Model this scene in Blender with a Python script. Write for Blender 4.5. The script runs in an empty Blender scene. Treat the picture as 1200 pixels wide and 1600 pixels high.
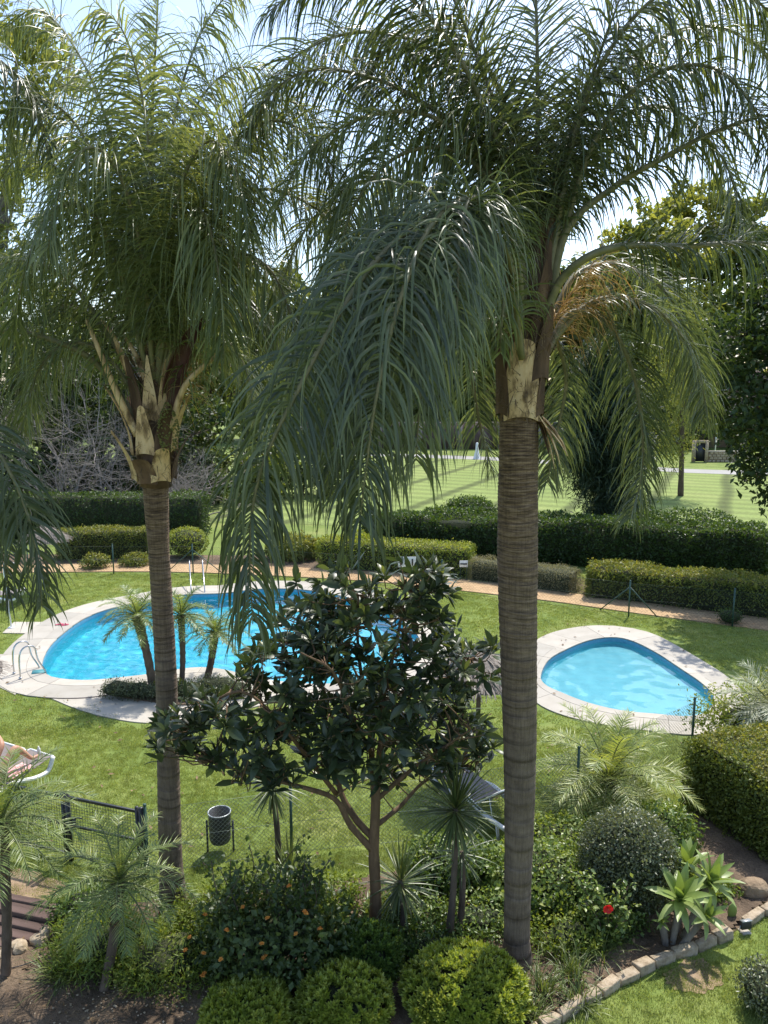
import bpy, bmesh, math, random
import numpy as np
from mathutils import Vector, Matrix
from mathutils.geometry import tessellate_polygon

# ------------------------------------------------------------------ camera, sky, sun, exposure
SC = bpy.context.scene
COL = SC.collection
H = 7.5; FPX = 1213.0; PITCH = math.radians(9.4)
cam_d = bpy.data.cameras.new('camera'); cam = bpy.data.objects.new('camera', cam_d); COL.objects.link(cam)
cam.location = (0, 0, H); cam.rotation_euler = (math.pi/2 - PITCH, 0, 0)
cam_d.sensor_fit = 'VERTICAL'; cam_d.angle_y = 2*math.atan(800/FPX)
cam_d.clip_start = 0.1; cam_d.clip_end = 3000
SC.camera = cam

SUN_EL = math.radians(58); SUN_AZ = math.atan2(0.46, 0.89)      # azimuth from +Y towards +X
W = bpy.data.worlds.new('World'); SC.world = W; W.use_nodes = True
wn = W.node_tree.nodes; wl = W.node_tree.links
sky = wn.new('ShaderNodeTexSky'); sky.sky_type = 'NISHITA'; sky.sun_disc = False
sky.sun_elevation = SUN_EL; sky.sun_rotation = SUN_AZ
sky.air_density = 1.0; sky.dust_density = 1.3; sky.ozone_density = 1.2
wl.new(sky.outputs[0], wn['Background'].inputs[0]); wn['Background'].inputs[1].default_value = 0.135

sun_d = bpy.data.lights.new('sun', 'SUN'); sun_d.energy = 2.9; sun_d.angle = math.radians(0.53); sun_d.color = (1, .955, .88); sun_d.cycles.is_caustics_light = True
sun = bpy.data.objects.new('sun', sun_d); COL.objects.link(sun)
sdir = Vector((math.sin(SUN_AZ)*math.cos(SUN_EL), math.cos(SUN_AZ)*math.cos(SUN_EL), math.sin(SUN_EL)))
sun.rotation_euler = sdir.to_track_quat('Z', 'Y').to_euler(); sun.location = (10, 10, 40)
vs = SC.view_settings; vs.view_transform = 'Standard'; vs.look = 'None'; vs.exposure = 1.15; vs.gamma = 1
vs.use_curve_mapping = False
SC.cycles.max_bounces = 8; SC.cycles.transparent_max_bounces = 8
SC.cycles.diffuse_bounces = 3; SC.cycles.glossy_bounces = 3; SC.cycles.transmission_bounces = 5

# ------------------------------------------------------------------ helpers
rng = np.random.default_rng(7); random.seed(7)
def ray(px, py):
    x = (px-600)/FPX; u = -(py-800)/FPX
    return np.array([x, math.cos(PITCH)+u*math.sin(PITCH), -math.sin(PITCH)+u*math.cos(PITCH)])
def at(px, py, z=0.0):
    d = ray(px, py); return np.array([0, 0, H]) + d*((z-H)/d[2])
def atY(px, py, Y):
    d = ray(px, py); return np.array([0, 0, H]) + d*(Y/d[1])
def atXY(pts, z=0.0): return np.array([at(a, b, z)[:2] for a, b in pts])

def nrm(v):
    v = np.asarray(v, float); return v/np.maximum(np.linalg.norm(v, axis=-1, keepdims=True), 1e-9)

def smooth_curve(P, n):
    """Catmull-Rom through control points, resampled evenly to n points."""
    P = np.asarray(P, float); m = len(P)
    if m == 2:
        t = np.linspace(0, 1, n)[:, None]; return P[0]*(1-t)+P[1]*t
    Q = np.vstack([2*P[0]-P[1], P, 2*P[-1]-P[-2]]); out = []
    for i in range(m-1):
        p0, p1, p2, p3 = Q[i:i+4]; t = np.linspace(0, 1, 16, endpoint=False)[:, None]
        out.append(.5*((2*p1)+(-p0+p2)*t+(2*p0-5*p1+4*p2-p3)*t*t+(-p0+3*p1-3*p2+p3)*t**3))
    out = np.vstack(out+[P[-1:]])
    s = np.r_[0, np.cumsum(np.linalg.norm(np.diff(out, axis=0), axis=1))]
    u = np.linspace(0, s[-1], n)
    return np.stack([np.interp(u, s, out[:, k]) for k in range(P.shape[1])], 1)
def closed_curve(P, n):
    P = np.asarray(P, float); k = 3
    Q = np.vstack([P[-k:], P, P[:k+1]]); out = []
    for i in range(k, k+len(P)):
        p0, p1, p2, p3 = Q[i-1:i+3]; t = np.linspace(0, 1, 16, endpoint=False)[:, None]
        out.append(.5*((2*p1)+(-p0+p2)*t+(2*p0-5*p1+4*p2-p3)*t*t+(-p0+3*p1-3*p2+p3)*t**3))
    out = np.vstack(out); out = np.vstack([out, out[:1]])
    s = np.r_[0, np.cumsum(np.linalg.norm(np.diff(out, axis=0), axis=1))]
    u = np.linspace(0, s[-1], n, endpoint=False)
    return np.stack([np.interp(u, s, out[:, j]) for j in range(P.shape[1])], 1)
def inside(poly, X, Y):
    poly = np.asarray(poly); r = np.zeros(X.shape, bool); j = len(poly)-1
    for i in range(len(poly)):
        xi, yi = poly[i][:2]; xj, yj = poly[j][:2]
        c = ((yi > Y) != (yj > Y)) & (X < (xj-xi)*(Y-yi)/(yj-yi+1e-12)+xi)
        r ^= c; j = i
    return r

class MB:
    """collects geometry with a per-vertex tint, builds ONE mesh"""
    def __init__(s): s.V = []; s.L = []; s.T = []; s.C = []; s.n = 0
    def add(s, V, F, tint=0.5):
        V = np.asarray(V, float).reshape(-1, 3); F = np.asarray(F, int)
        s.V.append(V); s.L.append((F+s.n).ravel()); s.T.append(np.full(len(F), F.shape[1]))
        s.C.append(np.broadcast_to(np.asarray(tint, float), (len(V),))); s.n += len(V)
    def poly(s, V, tint=.5):
        s.add(V, np.arange(len(V))[None], tint)
    def box(s, c, d, rz=0, tint=.5, rx=0, ry=0):
        v = np.array([[x, y, z] for x in (-.5, .5) for y in (-.5, .5) for z in (-.5, .5)])*np.asarray(d)
        M = np.array((Matrix.Rotation(rz, 3, 'Z') @ Matrix.Rotation(ry, 3, 'Y') @ Matrix.Rotation(rx, 3, 'X')))
        s.add(v@M.T+np.asarray(c), [[0,1,3,2],[4,6,7,5],[0,4,5,1],[2,3,7,6],[0,2,6,4],[1,5,7,3]], tint)
    def tube(s, P, R, k=6, tint=.5, cap=True):
        P = np.asarray(P, float); n = len(P); R = np.broadcast_to(np.asarray(R, float), (n,))
        T = np.gradient(P, axis=0); T = nrm(T)
        a = np.array([0, 0, 1.]) if abs(T[0][2]) < .9 else np.array([1., 0, 0])
        U = np.zeros((n, 3)); u = nrm(np.cross(T[0], a))
        for i in range(n):
            u = nrm(u-T[i]*np.dot(u, T[i])); U[i] = u
        Vv = np.cross(T, U); th = np.arange(k)*2*math.pi/k
        ring = P[:, None]+R[:, None, None]*(U[:, None]*np.cos(th)[None, :, None]+Vv[:, None]*np.sin(th)[None, :, None])
        i = np.arange(n-1)[:, None]*k; j = np.arange(k)[None]; j2 = (j+1) % k
        F = np.stack([i+j, i+j2, i+k+j2, i+k+j], -1).reshape(-1, 4)
        b = s.n; s.add(ring.reshape(-1, 3), F, tint if np.ndim(tint) == 0 else np.repeat(tint, k))
        if cap:
            s.L.append(np.arange(k)[::-1]+b); s.T.append([k]); s.L.append(np.arange(k)+b+(n-1)*k); s.T.append([k])
    def lathe(s, prof, k=24, c=(0, 0, 0), tint=.5, cap=True):
        prof = np.asarray(prof, float); n = len(prof); th = np.arange(k)*2*math.pi/k
        V = np.stack([prof[:, 0][:, None]*np.cos(th), prof[:, 0][:, None]*np.sin(th), np.repeat(prof[:, 1][:, None], k, 1)], -1)+np.asarray(c)
        i = np.arange(n-1)[:, None]*k; j = np.arange(k)[None]; j2 = (j+1) % k
        s.add(V.reshape(-1, 3), np.stack([i+j, i+j2, i+k+j2, i+k+j], -1).reshape(-1, 4), tint)
    def blades(s, B, D, S, L, Wd, prof, droop=0.0, fold=0.0, tint=.5, twist=0.0):
        """strips that start at B, run along D, are Wd wide along S, bend towards -z"""
        B = np.atleast_2d(np.asarray(B, float)); N = len(B)
        D = nrm(np.broadcast_to(D, (N, 3))); S = np.broadcast_to(S, (N, 3))
        L = np.broadcast_to(L, (N,)).astype(float); Wd = np.broadcast_to(Wd, (N,)).astype(float)
        droop = np.broadcast_to(droop, (N,)).astype(float); twist = np.broadcast_to(twist, (N,))
        k = len(prof); st = L/(k-1); pos = B.copy(); d = D.copy(); rows = []
        for i in range(k):
            S = nrm(S-d*np.sum(S*d, -1, keepdims=True)); Nn = np.cross(d, S)
            if np.any(twist):
                a = (twist/(k-1))[:, None]; S = nrm(S*np.cos(a)+Nn*np.sin(a)); Nn = np.cross(d, S)
            w = (Wd*prof[i]*.5)[:, None]
            if fold: rows.append(np.stack([pos-S*w+Nn*w*fold, pos, pos+S*w+Nn*w*fold], 1))
            else: rows.append(np.stack([pos-S*w, pos+S*w], 1))
            d = nrm(d+np.array([0, 0, -1.])*(droop*(.35+1.3*i/(k-1))/(k-1))[:, None])
            pos = pos+d*st[:, None]
        m = rows[0].shape[1]; V = np.stack(rows, 1)            # N,k,m,3
        q = []
        for i in range(k-1):
            for j in range(m-1): q.append([i*m+j, i*m+j+1, (i+1)*m+j+1, (i+1)*m+j])
        F = (np.arange(N)[:, None, None]*(k*m)+np.array(q)[None]).reshape(-1, 4)
        t = np.repeat(np.broadcast_to(tint, (N,)), k*m)
        s.add(V.reshape(-1, 3), F, t)
    def leaves(s, B, D, Nv, L, Wd, tint=.5, fold=.25):
        """small diamond leaves of two triangles"""
        B = np.asarray(B, float); N = len(B); D = nrm(D); S = nrm(np.cross(D, Nv)); Nn = np.cross(S, D)
        L = np.broadcast_to(L, (N,))[:, None]; Wd = np.broadcast_to(Wd, (N,))[:, None]
        m = B+D*L*.5; V = np.stack([B, m+S*Wd*.5+Nn*Wd*fold, B+D*L, m-S*Wd*.5+Nn*Wd*fold], 1)
        b = np.arange(N)[:, None]*4
        F = np.concatenate([b+np.array([[0, 1, 2]]), b+np.array([[0, 2, 3]])])
        s.add(V.reshape(-1, 3), F, np.repeat(np.broadcast_to(tint, (N,)), 4))
    def mesh(s, name, mat=None, smooth=False):
        me = bpy.data.meshes.new(name); V = np.vstack(s.V); L = np.concatenate(s.L); T = np.concatenate(s.T)
        me.vertices.add(len(V)); me.vertices.foreach_set('co', V.astype(np.float32).ravel())
        me.loops.add(len(L)); me.loops.foreach_set('vertex_index', L.astype(np.int32))
        me.polygons.add(len(T)); me.polygons.foreach_set('loop_start', np.r_[0, np.cumsum(T)[:-1]].astype(np.int32))
        me.polygons.foreach_set('loop_total', T.astype(np.int32))
        if smooth: me.polygons.foreach_set('use_smooth', np.ones(len(T), bool))
        a = me.attributes.new('tint', 'FLOAT', 'POINT'); a.data.foreach_set('value', np.concatenate(s.C).astype(np.float32))
        me.update(calc_edges=True); me.validate()
        if mat: me.materials.append(mat)
        return me
    def build(s, name, mat, parent=None, smooth=False, bevel=0, loc=None):
        o = bpy.data.objects.new(name, s.mesh(name, mat, smooth)); COL.objects.link(o)
        if loc is not None: o.location = loc
        if parent: o.parent = parent
        if bevel:
            m = o.modifiers.new('bevel', 'BEVEL'); m.width = bevel; m.segments = 2; m.limit_method = 'ANGLE'
        return o

def tag(o, label=None, cat=None, group=None, kind=None):
    if label: o['label'] = label
    if cat: o['category'] = cat
    if group: o['group'] = group
    if kind: o['kind'] = kind
    return o
def thing(name, loc, label, cat, group=None, rz=0):
    o = bpy.data.objects.new(name, None); COL.objects.link(o); o.empty_display_size = .1
    o.location = loc; o.rotation_euler = (0, 0, rz); return tag(o, label, cat, group)
def inst(name, me, loc, rot=(0, 0, 0), parent=None, scale=None):
    o = bpy.data.objects.new(name, me); COL.objects.link(o); o.location = loc; o.rotation_euler = rot
    if scale is not None: o.scale = scale
    if parent: o.parent = parent
    return o

# ------------------------------------------------------------------ materials
def mat_new(name):
    m = bpy.data.materials.new(name); m.use_nodes = True; nt = m.node_tree
    return m, nt, nt.nodes['Principled BSDF'], nt.nodes['Material Output']
def N(nt, t, **kw):
    n = nt.nodes.new(t)
    for k, v in kw.items():
        if k in n.inputs: n.inputs[k].default_value = v
        else: setattr(n, k, v)
    return n
def ramp(nt, src, stops):
    r = nt.nodes.new('ShaderNodeValToRGB'); e = r.color_ramp.elements
    e[0].position, e[0].color = stops[0][0], (*stops[0][1], 1); e[1].position, e[1].color = stops[-1][0], (*stops[-1][1], 1)
    for p, c in stops[1:-1]:
        x = e.new(p); x.color = (*c, 1)
    nt.links.new(src, r.inputs[0]); return r
def coords(nt, out='Object'):
    t = nt.nodes.new('ShaderNodeTexCoord'); return t.outputs[out]
def noise(nt, vec, scale, detail=4, rough=.55):
    n = nt.nodes.new('ShaderNodeTexNoise'); n.inputs['Scale'].default_value = scale; n.inputs['Detail'].default_value = detail
    n.inputs['Roughness'].default_value = rough; nt.links.new(vec, n.inputs['Vector']); return n
def bump(nt, h, strength, dist, bs):
    b = nt.nodes.new('ShaderNodeBump'); b.inputs['Strength'].default_value = strength; b.inputs['Distance'].default_value = dist
    nt.links.new(h, b.inputs['Height']); nt.links.new(b.outputs[0], bs.inputs['Normal']); return b
def geo_pos(nt): return nt.nodes.new('ShaderNodeNewGeometry').outputs['Position']

def leafmat(name, dark, mid, light, transl=.35, rough=.4, spec=.5, tcol=None):
    """leaf: per-leaf tint, gloss, light shining through"""
    m, nt, bs, out = mat_new(name)
    at_ = nt.nodes.new('ShaderNodeAttribute'); at_.attribute_name = 'tint'
    r = ramp(nt, at_.outputs['Fac'], [(0, dark), (.5, mid), (1, light)])
    n = noise(nt, geo_pos(nt), 3.0, 2); mx = N(nt, 'ShaderNodeMix', data_type='RGBA', blend_type='MULTIPLY')
    mx.inputs[0].default_value = .5; nt.links.new(r.outputs[0], mx.inputs[6])
    r2 = ramp(nt, n.outputs[0], [(.3, (.55, .55, .55)), (.7, (1.25, 1.25, 1.2))]); nt.links.new(r2.outputs[0], mx.inputs[7])
    nt.links.new(mx.outputs[2], bs.inputs['Base Color'])
    bs.inputs['Roughness'].default_value = rough; bs.inputs['Specular IOR Level'].default_value = spec
    tr = nt.nodes.new('ShaderNodeBsdfTranslucent')
    h = nt.nodes.new('ShaderNodeMix'); h.data_type = 'RGBA'; h.blend_type = 'MULTIPLY'; h.inputs[0].default_value = 1
    nt.links.new(mx.outputs[2], h.inputs[6]); h.inputs[7].default_value = (*(tcol or (1.9, 1.75, .7)), 1)
    nt.links.new(h.outputs[2], tr.inputs[0])
    ms = nt.nodes.new('ShaderNodeMixShader'); ms.inputs[0].default_value = transl
    nt.links.new(bs.outputs[0], ms.inputs[1]); nt.links.new(tr.outputs[0], ms.inputs[2]); nt.links.new(ms.outputs[0], out.inputs[0])
    return m
def mottled(name, stops, scale=5, rough=.8, bstr=.3, bdist=.01, bscale=None, detail=6, spec=.3, stretch=None):
    m, nt, bs, out = mat_new(name); v = coords(nt)
    if stretch:
        mp = nt.nodes.new('ShaderNodeMapping'); mp.inputs['Scale'].default_value = stretch; nt.links.new(v, mp.inputs[0]); v = mp.outputs[0]
    n = noise(nt, v, scale, detail, .6); r = ramp(nt, n.outputs[0], stops)
    oi = nt.nodes.new('ShaderNodeObjectInfo'); rv = ramp(nt, oi.outputs['Random'], [(0, (.84, .84, .84)), (1, (1.08, 1.06, 1.04))]); mv = N(nt, 'ShaderNodeMix', data_type='RGBA', blend_type='MULTIPLY'); mv.inputs[0].default_value = 1
    nt.links.new(r.outputs[0], mv.inputs[6]); nt.links.new(rv.outputs[0], mv.inputs[7]); nt.links.new(mv.outputs[2], bs.inputs['Base Color'])
    n2 = noise(nt, v, bscale or scale*4, 5, .6); bump(nt, n2.outputs[0], bstr, bdist, bs)
    bs.inputs['Roughness'].default_value = rough; bs.inputs['Specular IOR Level'].default_value = spec
    return m

M = {}
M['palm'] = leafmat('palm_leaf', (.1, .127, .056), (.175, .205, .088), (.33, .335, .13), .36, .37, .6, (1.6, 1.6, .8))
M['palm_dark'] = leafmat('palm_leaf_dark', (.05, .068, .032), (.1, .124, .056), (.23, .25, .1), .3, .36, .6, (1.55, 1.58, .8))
M['palm_old'] = leafmat('palm_leaf_yellowing', (.10, .12, .03), (.20, .19, .04), (.34, .26, .06), .35, .45, .4)
M['date'] = leafmat('date_palm_leaf', (0.111, 0.169, 0.056), (0.200, 0.265, 0.088), (0.355, 0.378, 0.120), .3, .38, .5)
M['date_silver'] = leafmat('silvery_palm_leaf', (0.174, 0.208, 0.130), (0.297, 0.327, 0.218), (0.471, 0.475, 0.319), .25, .4, .5)
M['loquat'] = leafmat('loquat_leaf', (.03, .045, .022), (.065, .09, .04), (.2, .22, .07), .2, .4, .5, (1.6, 1.6, .6))
M['cordy'] = leafmat('cordyline_leaf', (0.049, 0.077, 0.028), (0.091, 0.126, 0.042), (0.180, 0.196, 0.066), .25, .38, .5)
M['pitto'] = leafmat('pittosporum_leaf', (.13, .175, .025), (.235, .295, .045), (.4, .43, .1), .33, .42, .45)
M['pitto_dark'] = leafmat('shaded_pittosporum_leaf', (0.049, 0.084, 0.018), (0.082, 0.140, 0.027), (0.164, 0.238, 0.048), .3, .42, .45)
M['hedge_dk'] = leafmat('dark_hedge_leaf', (0.030, 0.056, 0.014), (0.049, 0.091, 0.020), (0.098, 0.154, 0.029), .3, .45, .4)
M['hedge_lt'] = leafmat('light_hedge_leaf', (0.115, 0.168, 0.024), (0.213, 0.266, 0.042), (0.378, 0.378, 0.071), .3, .5, .35)
M['hedge_md'] = leafmat('mixed_hedge_leaf', (0.082, 0.112, 0.024), (0.149, 0.182, 0.035), (0.296, 0.266, 0.060), .3, .5, .35)
M['globe'] = leafmat('clipped_globe_leaf', (.06, .08, .04), (.11, .135, .068), (.22, .24, .13), .25, .38, .6)
M['grey_leaf'] = leafmat('grey_cushion_leaf', (0.155, 0.154, 0.094), (0.246, 0.231, 0.141), (0.361, 0.330, 0.206), .2, .6, .2)
M['lantana'] = leafmat('lantana_leaf', (.04, .07, .022), (.085, .125, .04), (.18, .23, .07), .38, .45, .45)
M['ivy'] = leafmat('ivy_leaf', (0.049, 0.091, 0.024), (0.115, 0.182, 0.042), (0.296, 0.350, 0.106), .3, .4, .5)
M['agave'] = leafmat('agave_leaf', (.17, .24, .065), (.25, .33, .095), (.34, .42, .14), .3, .42, .5, (1.3, 1.25, .5))
M['strap'] = leafmat('strap_grass_leaf', (0.058, 0.091, 0.024), (0.115, 0.154, 0.042), (0.213, 0.238, 0.071), .28, .42, .45)
M['herb'] = leafmat('herb_leaf', (0.082, 0.126, 0.024), (0.149, 0.210, 0.035), (0.262, 0.294, 0.060), .35, .5, .35)
M['tree_a'] = leafmat('far_tree_leaf', (0.058, 0.084, 0.024), (0.107, 0.140, 0.035), (0.198, 0.224, 0.060), .35, .5, .3)
M['tree_b'] = leafmat('far_dark_tree_leaf', (0.026, 0.048, 0.017), (0.049, 0.077, 0.024), (0.091, 0.126, 0.035), .28, .5, .3)
M['tree_c'] = leafmat('far_pale_tree_leaf', (0.131, 0.154, 0.048), (0.213, 0.238, 0.071), (0.329, 0.336, 0.106), .4, .5, .3)
M['conifer'] = leafmat('conifer_needles', (0.025, 0.045, 0.027), (0.046, 0.073, 0.041), (0.082, 0.112, 0.057), .2, .5, .3)
M['flower_orange'] = leafmat('orange_petals', (.5, .16, .03), (.68, .26, .05), (.75, .45, .1), .25, .5, .3, (1.2, 1, .8))
M['flower_red'] = leafmat('red_petals', (.5, .01, .015), (.68, .015, .02), (.75, .04, .03), .2, .5, .3, (1.3, .8, .8))
M['twig'] = mottled('dead_grey_twig', [(.3, (.2, .17, .15)), (.7, (.36, .32, .29))], 6)
M['inner'] = mottled('hedge_shade_core', [(.35, (.02, .03, .012)), (.65, (.045, .05, .022))], 6, .9, .8, .05)  # solid filler core behind the leaves, interior shade put into its dark colour
M['bark_loquat'] = mottled('loquat_bark', [(.3, (.10, .062, .035)), (.7, (.2, .125, .07))], 14, .8, .5, .01, stretch=(1, 1, .3))
M['bark'] = mottled('brown_bark', [(.3, (.07, .05, .035)), (.7, (.16, .12, .09))], 10, .9, .7, .02, stretch=(1, 1, .35))
M['bark_grey'] = mottled('grey_bark', [(.3, (.13, .11, .09)), (.7, (.26, .23, .19))], 10, .9, .7, .02, stretch=(1, 1, .35))
M['rachis'] = mottled('frond_rachis', [(.3, (.13, .13, .06)), (.7, (.26, .22, .12))], 8, .5, .2, .004)
M['rachis_g'] = mottled('green_frond_rachis', [(.3, (.08, .11, .04)), (.7, (.16, .18, .07))], 8, .5, .2, .004)
M['boot'] = mottled('leaf_base_sheath', [(.3, (.1, .055, .026)), (.42, (.34, .22, .11)), (.5, (.66, .44, .23)), (.62, (.76, .55, .32)), (.8, (.5, .31, .15))], 8, .75, .5, .008, 40, stretch=(1, 1, .4))
M['boot_dk'] = mottled('dry_dark_sheath', [(.3, (.06, .035, .022)), (.6, (.17, .1, .06)), (.8, (.3, .2, .12))], 6, .85, .7, .01, 40, stretch=(1, 1, .25))
M['fibre'] = mottled('dry_palm_fibre', [(.3, (.09, .055, .03)), (.7, (.26, .18, .1))], 10, .9, .8, .01)
M['spathe'] = mottled('maroon_spathe', [(.3, (.05, .018, .014)), (.7, (.11, .045, .033))], 5, .6, .4, .006, 30, stretch=(1, 1, .15))
M['infl'] = leafmat('orange_flower_strands', (.36, .2, .07), (.52, .32, .12), (.66, .46, .2), .2, .6, .3, (1.2, 1.1, .8))
M['fruit'] = mottled('green_palm_fruit', [(.3, (.1, .11, .03)), (.7, (.26, .24, .07))], 30, .5, .1, .002)
M['infl_dry'] = leafmat('dry_flower_strands', (.09, .075, .045), (.15, .125, .075), (.24, .2, .12), .15, .7, .2, (1.1, 1.05, .8))
M['soil'] = None

def trunk_mat(name, zmax, flip=.72):
    """queen-palm stem: grey with dark scars low down, brown fibrous rings near the crown"""
    m, nt, bs, out = mat_new(name); v = coords(nt)
    sx = nt.nodes.new('ShaderNodeSeparateXYZ'); nt.links.new(v, sx.inputs[0])
    a = nt.nodes.new('ShaderNodeAttribute'); a.attribute_name = 'tint'
    mp = nt.nodes.new('ShaderNodeMapping'); mp.inputs['Scale'].default_value = (2, 2, 14); nt.links.new(v, mp.inputs[0])
    n1 = noise(nt, mp.outputs[0], 2.6, 8, .72); n1.inputs['Distortion'].default_value = .6; n2 = noise(nt, v, 3.2, 8, .68)
    mp2 = nt.nodes.new('ShaderNodeMapping'); mp2.inputs['Scale'].default_value = (30, 30, 2.2); nt.links.new(v, mp2.inputs[0])
    n3 = noise(nt, mp2.outputs[0], 1.5, 4, .6)
    low = ramp(nt, n2.outputs[0], [(.25, (.07, .047, .033)), (.42, (.13, .094, .068)), (.6, (.175, .13, .095)), (.8, (.26, .2, .15))])
    high = ramp(nt, n1.outputs[0], [(.34, (.045, .025, .015)), (.48, (.16, .098, .058)), (.6, (.27, .18, .115)), (.75, (.42, .3, .2))])
    mr = nt.nodes.new('ShaderNodeMapRange'); mr.inputs[1].default_value = zmax*(flip-.5); mr.inputs[2].default_value = zmax*flip
    nt.links.new(sx.outputs[2], mr.inputs[0])
    mx = N(nt, 'ShaderNodeMix', data_type='RGBA'); nt.links.new(mr.outputs[0], mx.inputs[0])
    nt.links.new(low.outputs[0], mx.inputs[6]); nt.links.new(high.outputs[0], mx.inputs[7])
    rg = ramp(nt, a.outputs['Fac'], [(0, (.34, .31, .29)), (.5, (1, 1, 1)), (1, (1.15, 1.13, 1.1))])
    m2 = N(nt, 'ShaderNodeMix', data_type='RGBA', blend_type='MULTIPLY'); m2.inputs[0].default_value = .9
    nt.links.new(mx.outputs[2], m2.inputs[6]); nt.links.new(rg.outputs[0], m2.inputs[7])
    m3 = N(nt, 'ShaderNodeMix', data_type='RGBA', blend_type='MULTIPLY'); m3.inputs[0].default_value = .6
    r3 = ramp(nt, n3.outputs[0], [(.3, (.5, .48, .46)), (.6, (1.1, 1.1, 1.1))])
    nt.links.new(m2.outputs[2], m3.inputs[6]); nt.links.new(r3.outputs[0], m3.inputs[7])
    nt.links.new(m3.outputs[2], bs.inputs['Base Color']); bs.inputs['Roughness'].default_value = .88
    ad = N(nt, 'ShaderNodeMath', operation='ADD'); nt.links.new(n1.outputs[0], ad.inputs[0]); nt.links.new(n3.outputs[0], ad.inputs[1])
    bump(nt, ad.outputs[0], .7, .02, bs)
    return m
def paint(name, col, rough=.4, metal=0, bstr=0):
    m, nt, bs, out = mat_new(name); n = noise(nt, coords(nt), 12, 4)
    r = ramp(nt, n.outputs[0], [(.3, tuple(c*.82 for c in col)), (.7, col)]); nt.links.new(r.outputs[0], bs.inputs['Base Color'])
    bs.inputs['Roughness'].default_value = rough; bs.inputs['Metallic'].default_value = metal
    return m
M['black_metal'] = paint('black_painted_metal', (.018, .02, .024), .45)
M['green_metal'] = paint('green_painted_metal', (.03, .075, .055), .45)
M['wire'] = paint('galvanised_wire', (.16, .2, .17), .5, .3)
M['wire_dk'] = paint('dark_green_wire', (.035, .06, .05), .55)
M['steel'] = paint('polished_steel', (.6, .6, .6), .18, 1)
M['white'] = paint('white_plastic', (.78, .78, .76), .45)
M['sling'] = paint('taupe_sling_fabric', (.22, .185, .175), .8)
M['thatch'] = mottled('grey_thatch', [(.3, (.14, .12, .10)), (.7, (.36, .32, .28))], 25, .95, .8, .02)
M['sleeper'] = mottled('weathered_timber', [(.3, (.05, .032, .026)), (.7, (.15, .10, .085))], 6, .85, .6, .01, 30, stretch=(.15, 1, 1))
M['stone'] = mottled('pale_limestone', [(.3, (.2, .15, .095)), (.5, (.36, .29, .2)), (.7, (.44, .37, .28)), (.85, (.5, .44, .35))], 9, .9, .7, .015)
M['boulder'] = mottled('brown_boulder', [(.3, (.13, .09, .055)), (.6, (.3, .22, .14)), (.8, (.4, .33, .25))], 4, .9, .8, .03)
M['skin'] = mottled('skin', [(.3, (.42, .22, .14)), (.7, (.5, .28, .19))], 9, .5, .1, .003)
M['concrete'] = mottled('pale_pool_concrete', [(.22, (.27, .245, .2)), (.42, (.38, .35, .295)), (.75, (.44, .41, .355))], 1.6, .8, .25, .004, 60, 8)
M['roof'] = mottled('brown_roof', [(.3, (.07, .045, .045)), (.7, (.13, .09, .085))], 3)
M['render_wall'] = mottled('house_render', [(.3, (.42, .3, .22)), (.7, (.5, .38, .28))], 2)
# ------------------------------------------------------------------ ground, pools, paving
def ground_mat(name, stops, scale, fine, bstr=.6, bdist=.03, extra=None):
    m, nt, bs, out = mat_new(name); p = geo_pos(nt)
    n1 = noise(nt, p, scale, 6, .6); n2 = noise(nt, p, fine, 4, .7)
    r1 = ramp(nt, n1.outputs[0], stops)
    r2 = ramp(nt, n2.outputs[0], [(.25, (.55, .55, .5)), (.75, (1.3, 1.3, 1.25))])
    mx = N(nt, 'ShaderNodeMix', data_type='RGBA', blend_type='MULTIPLY'); mx.inputs[0].default_value = .8
    nt.links.new(r1.outputs[0], mx.inputs[6]); nt.links.new(r2.outputs[0], mx.inputs[7])
    col = mx.outputs[2]
    if extra: col = extra(nt, p, col)
    nt.links.new(col, bs.inputs['Base Color']); bs.inputs['Roughness'].default_value = .9; bs.inputs['Specular IOR Level'].default_value = .2
    bump(nt, n2.outputs[0], bstr, bdist, bs); return m
M['lawn'] = ground_mat('lawn_ground', [(.28, (.1, .15, .03)), (.5, (.16, .21, .05)), (.66, (.22, .245, .075)), (.8, (.34, .3, .14))], .55, 30)
def mow(nt, p, col):
    mp = nt.nodes.new('ShaderNodeMapping'); mp.inputs['Rotation'].default_value = (0, 0, math.radians(24)); nt.links.new(p, mp.inputs[0])
    out = col
    for dirn, sc, lo, hi, dk in (('X', .24, .0, .14, .45), ('Y', .55, .35, .65, .78)):
        w = nt.nodes.new('ShaderNodeTexWave'); w.bands_direction = dirn; w.inputs['Scale'].default_value = sc*.314/ .314
        w.inputs['Scale'].default_value = sc*.3; w.inputs['Distortion'].default_value = .6; w.inputs['Detail'].default_value = 1
        nt.links.new(mp.outputs[0], w.inputs[0])
        r = ramp(nt, w.outputs['Fac'], [(lo, (dk, dk, dk)), (hi, (1, 1, 1))])
        m2 = N(nt, 'ShaderNodeMix', data_type='RGBA', blend_type='MULTIPLY'); m2.inputs[0].default_value = 1
        nt.links.new(out, m2.inputs[6]); nt.links.new(r.outputs[0], m2.inputs[7]); out = m2.outputs[2]
    return out
M['field'] = ground_mat('mown_field', [(.25, (.175, .235, .065)), (.55, (.215, .27, .08)), (.8, (.27, .305, .11))], .12, 5, .3, .02, mow)
M['soil'] = ground_mat('bare_soil', [(.25, (.07, .05, .035)), (.5, (.14, .10, .07)), (.7, (.24, .175, .12)), (.85, (.33, .25, .18))], 1.6, 22, .9, .05)
M['sand'] = ground_mat('dry_sandy_soil', [(.25, (.2, .14, .09)), (.55, (.32, .23, .15)), (.8, (.42, .32, .22))], 2.5, 26, .6, .02)
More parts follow.
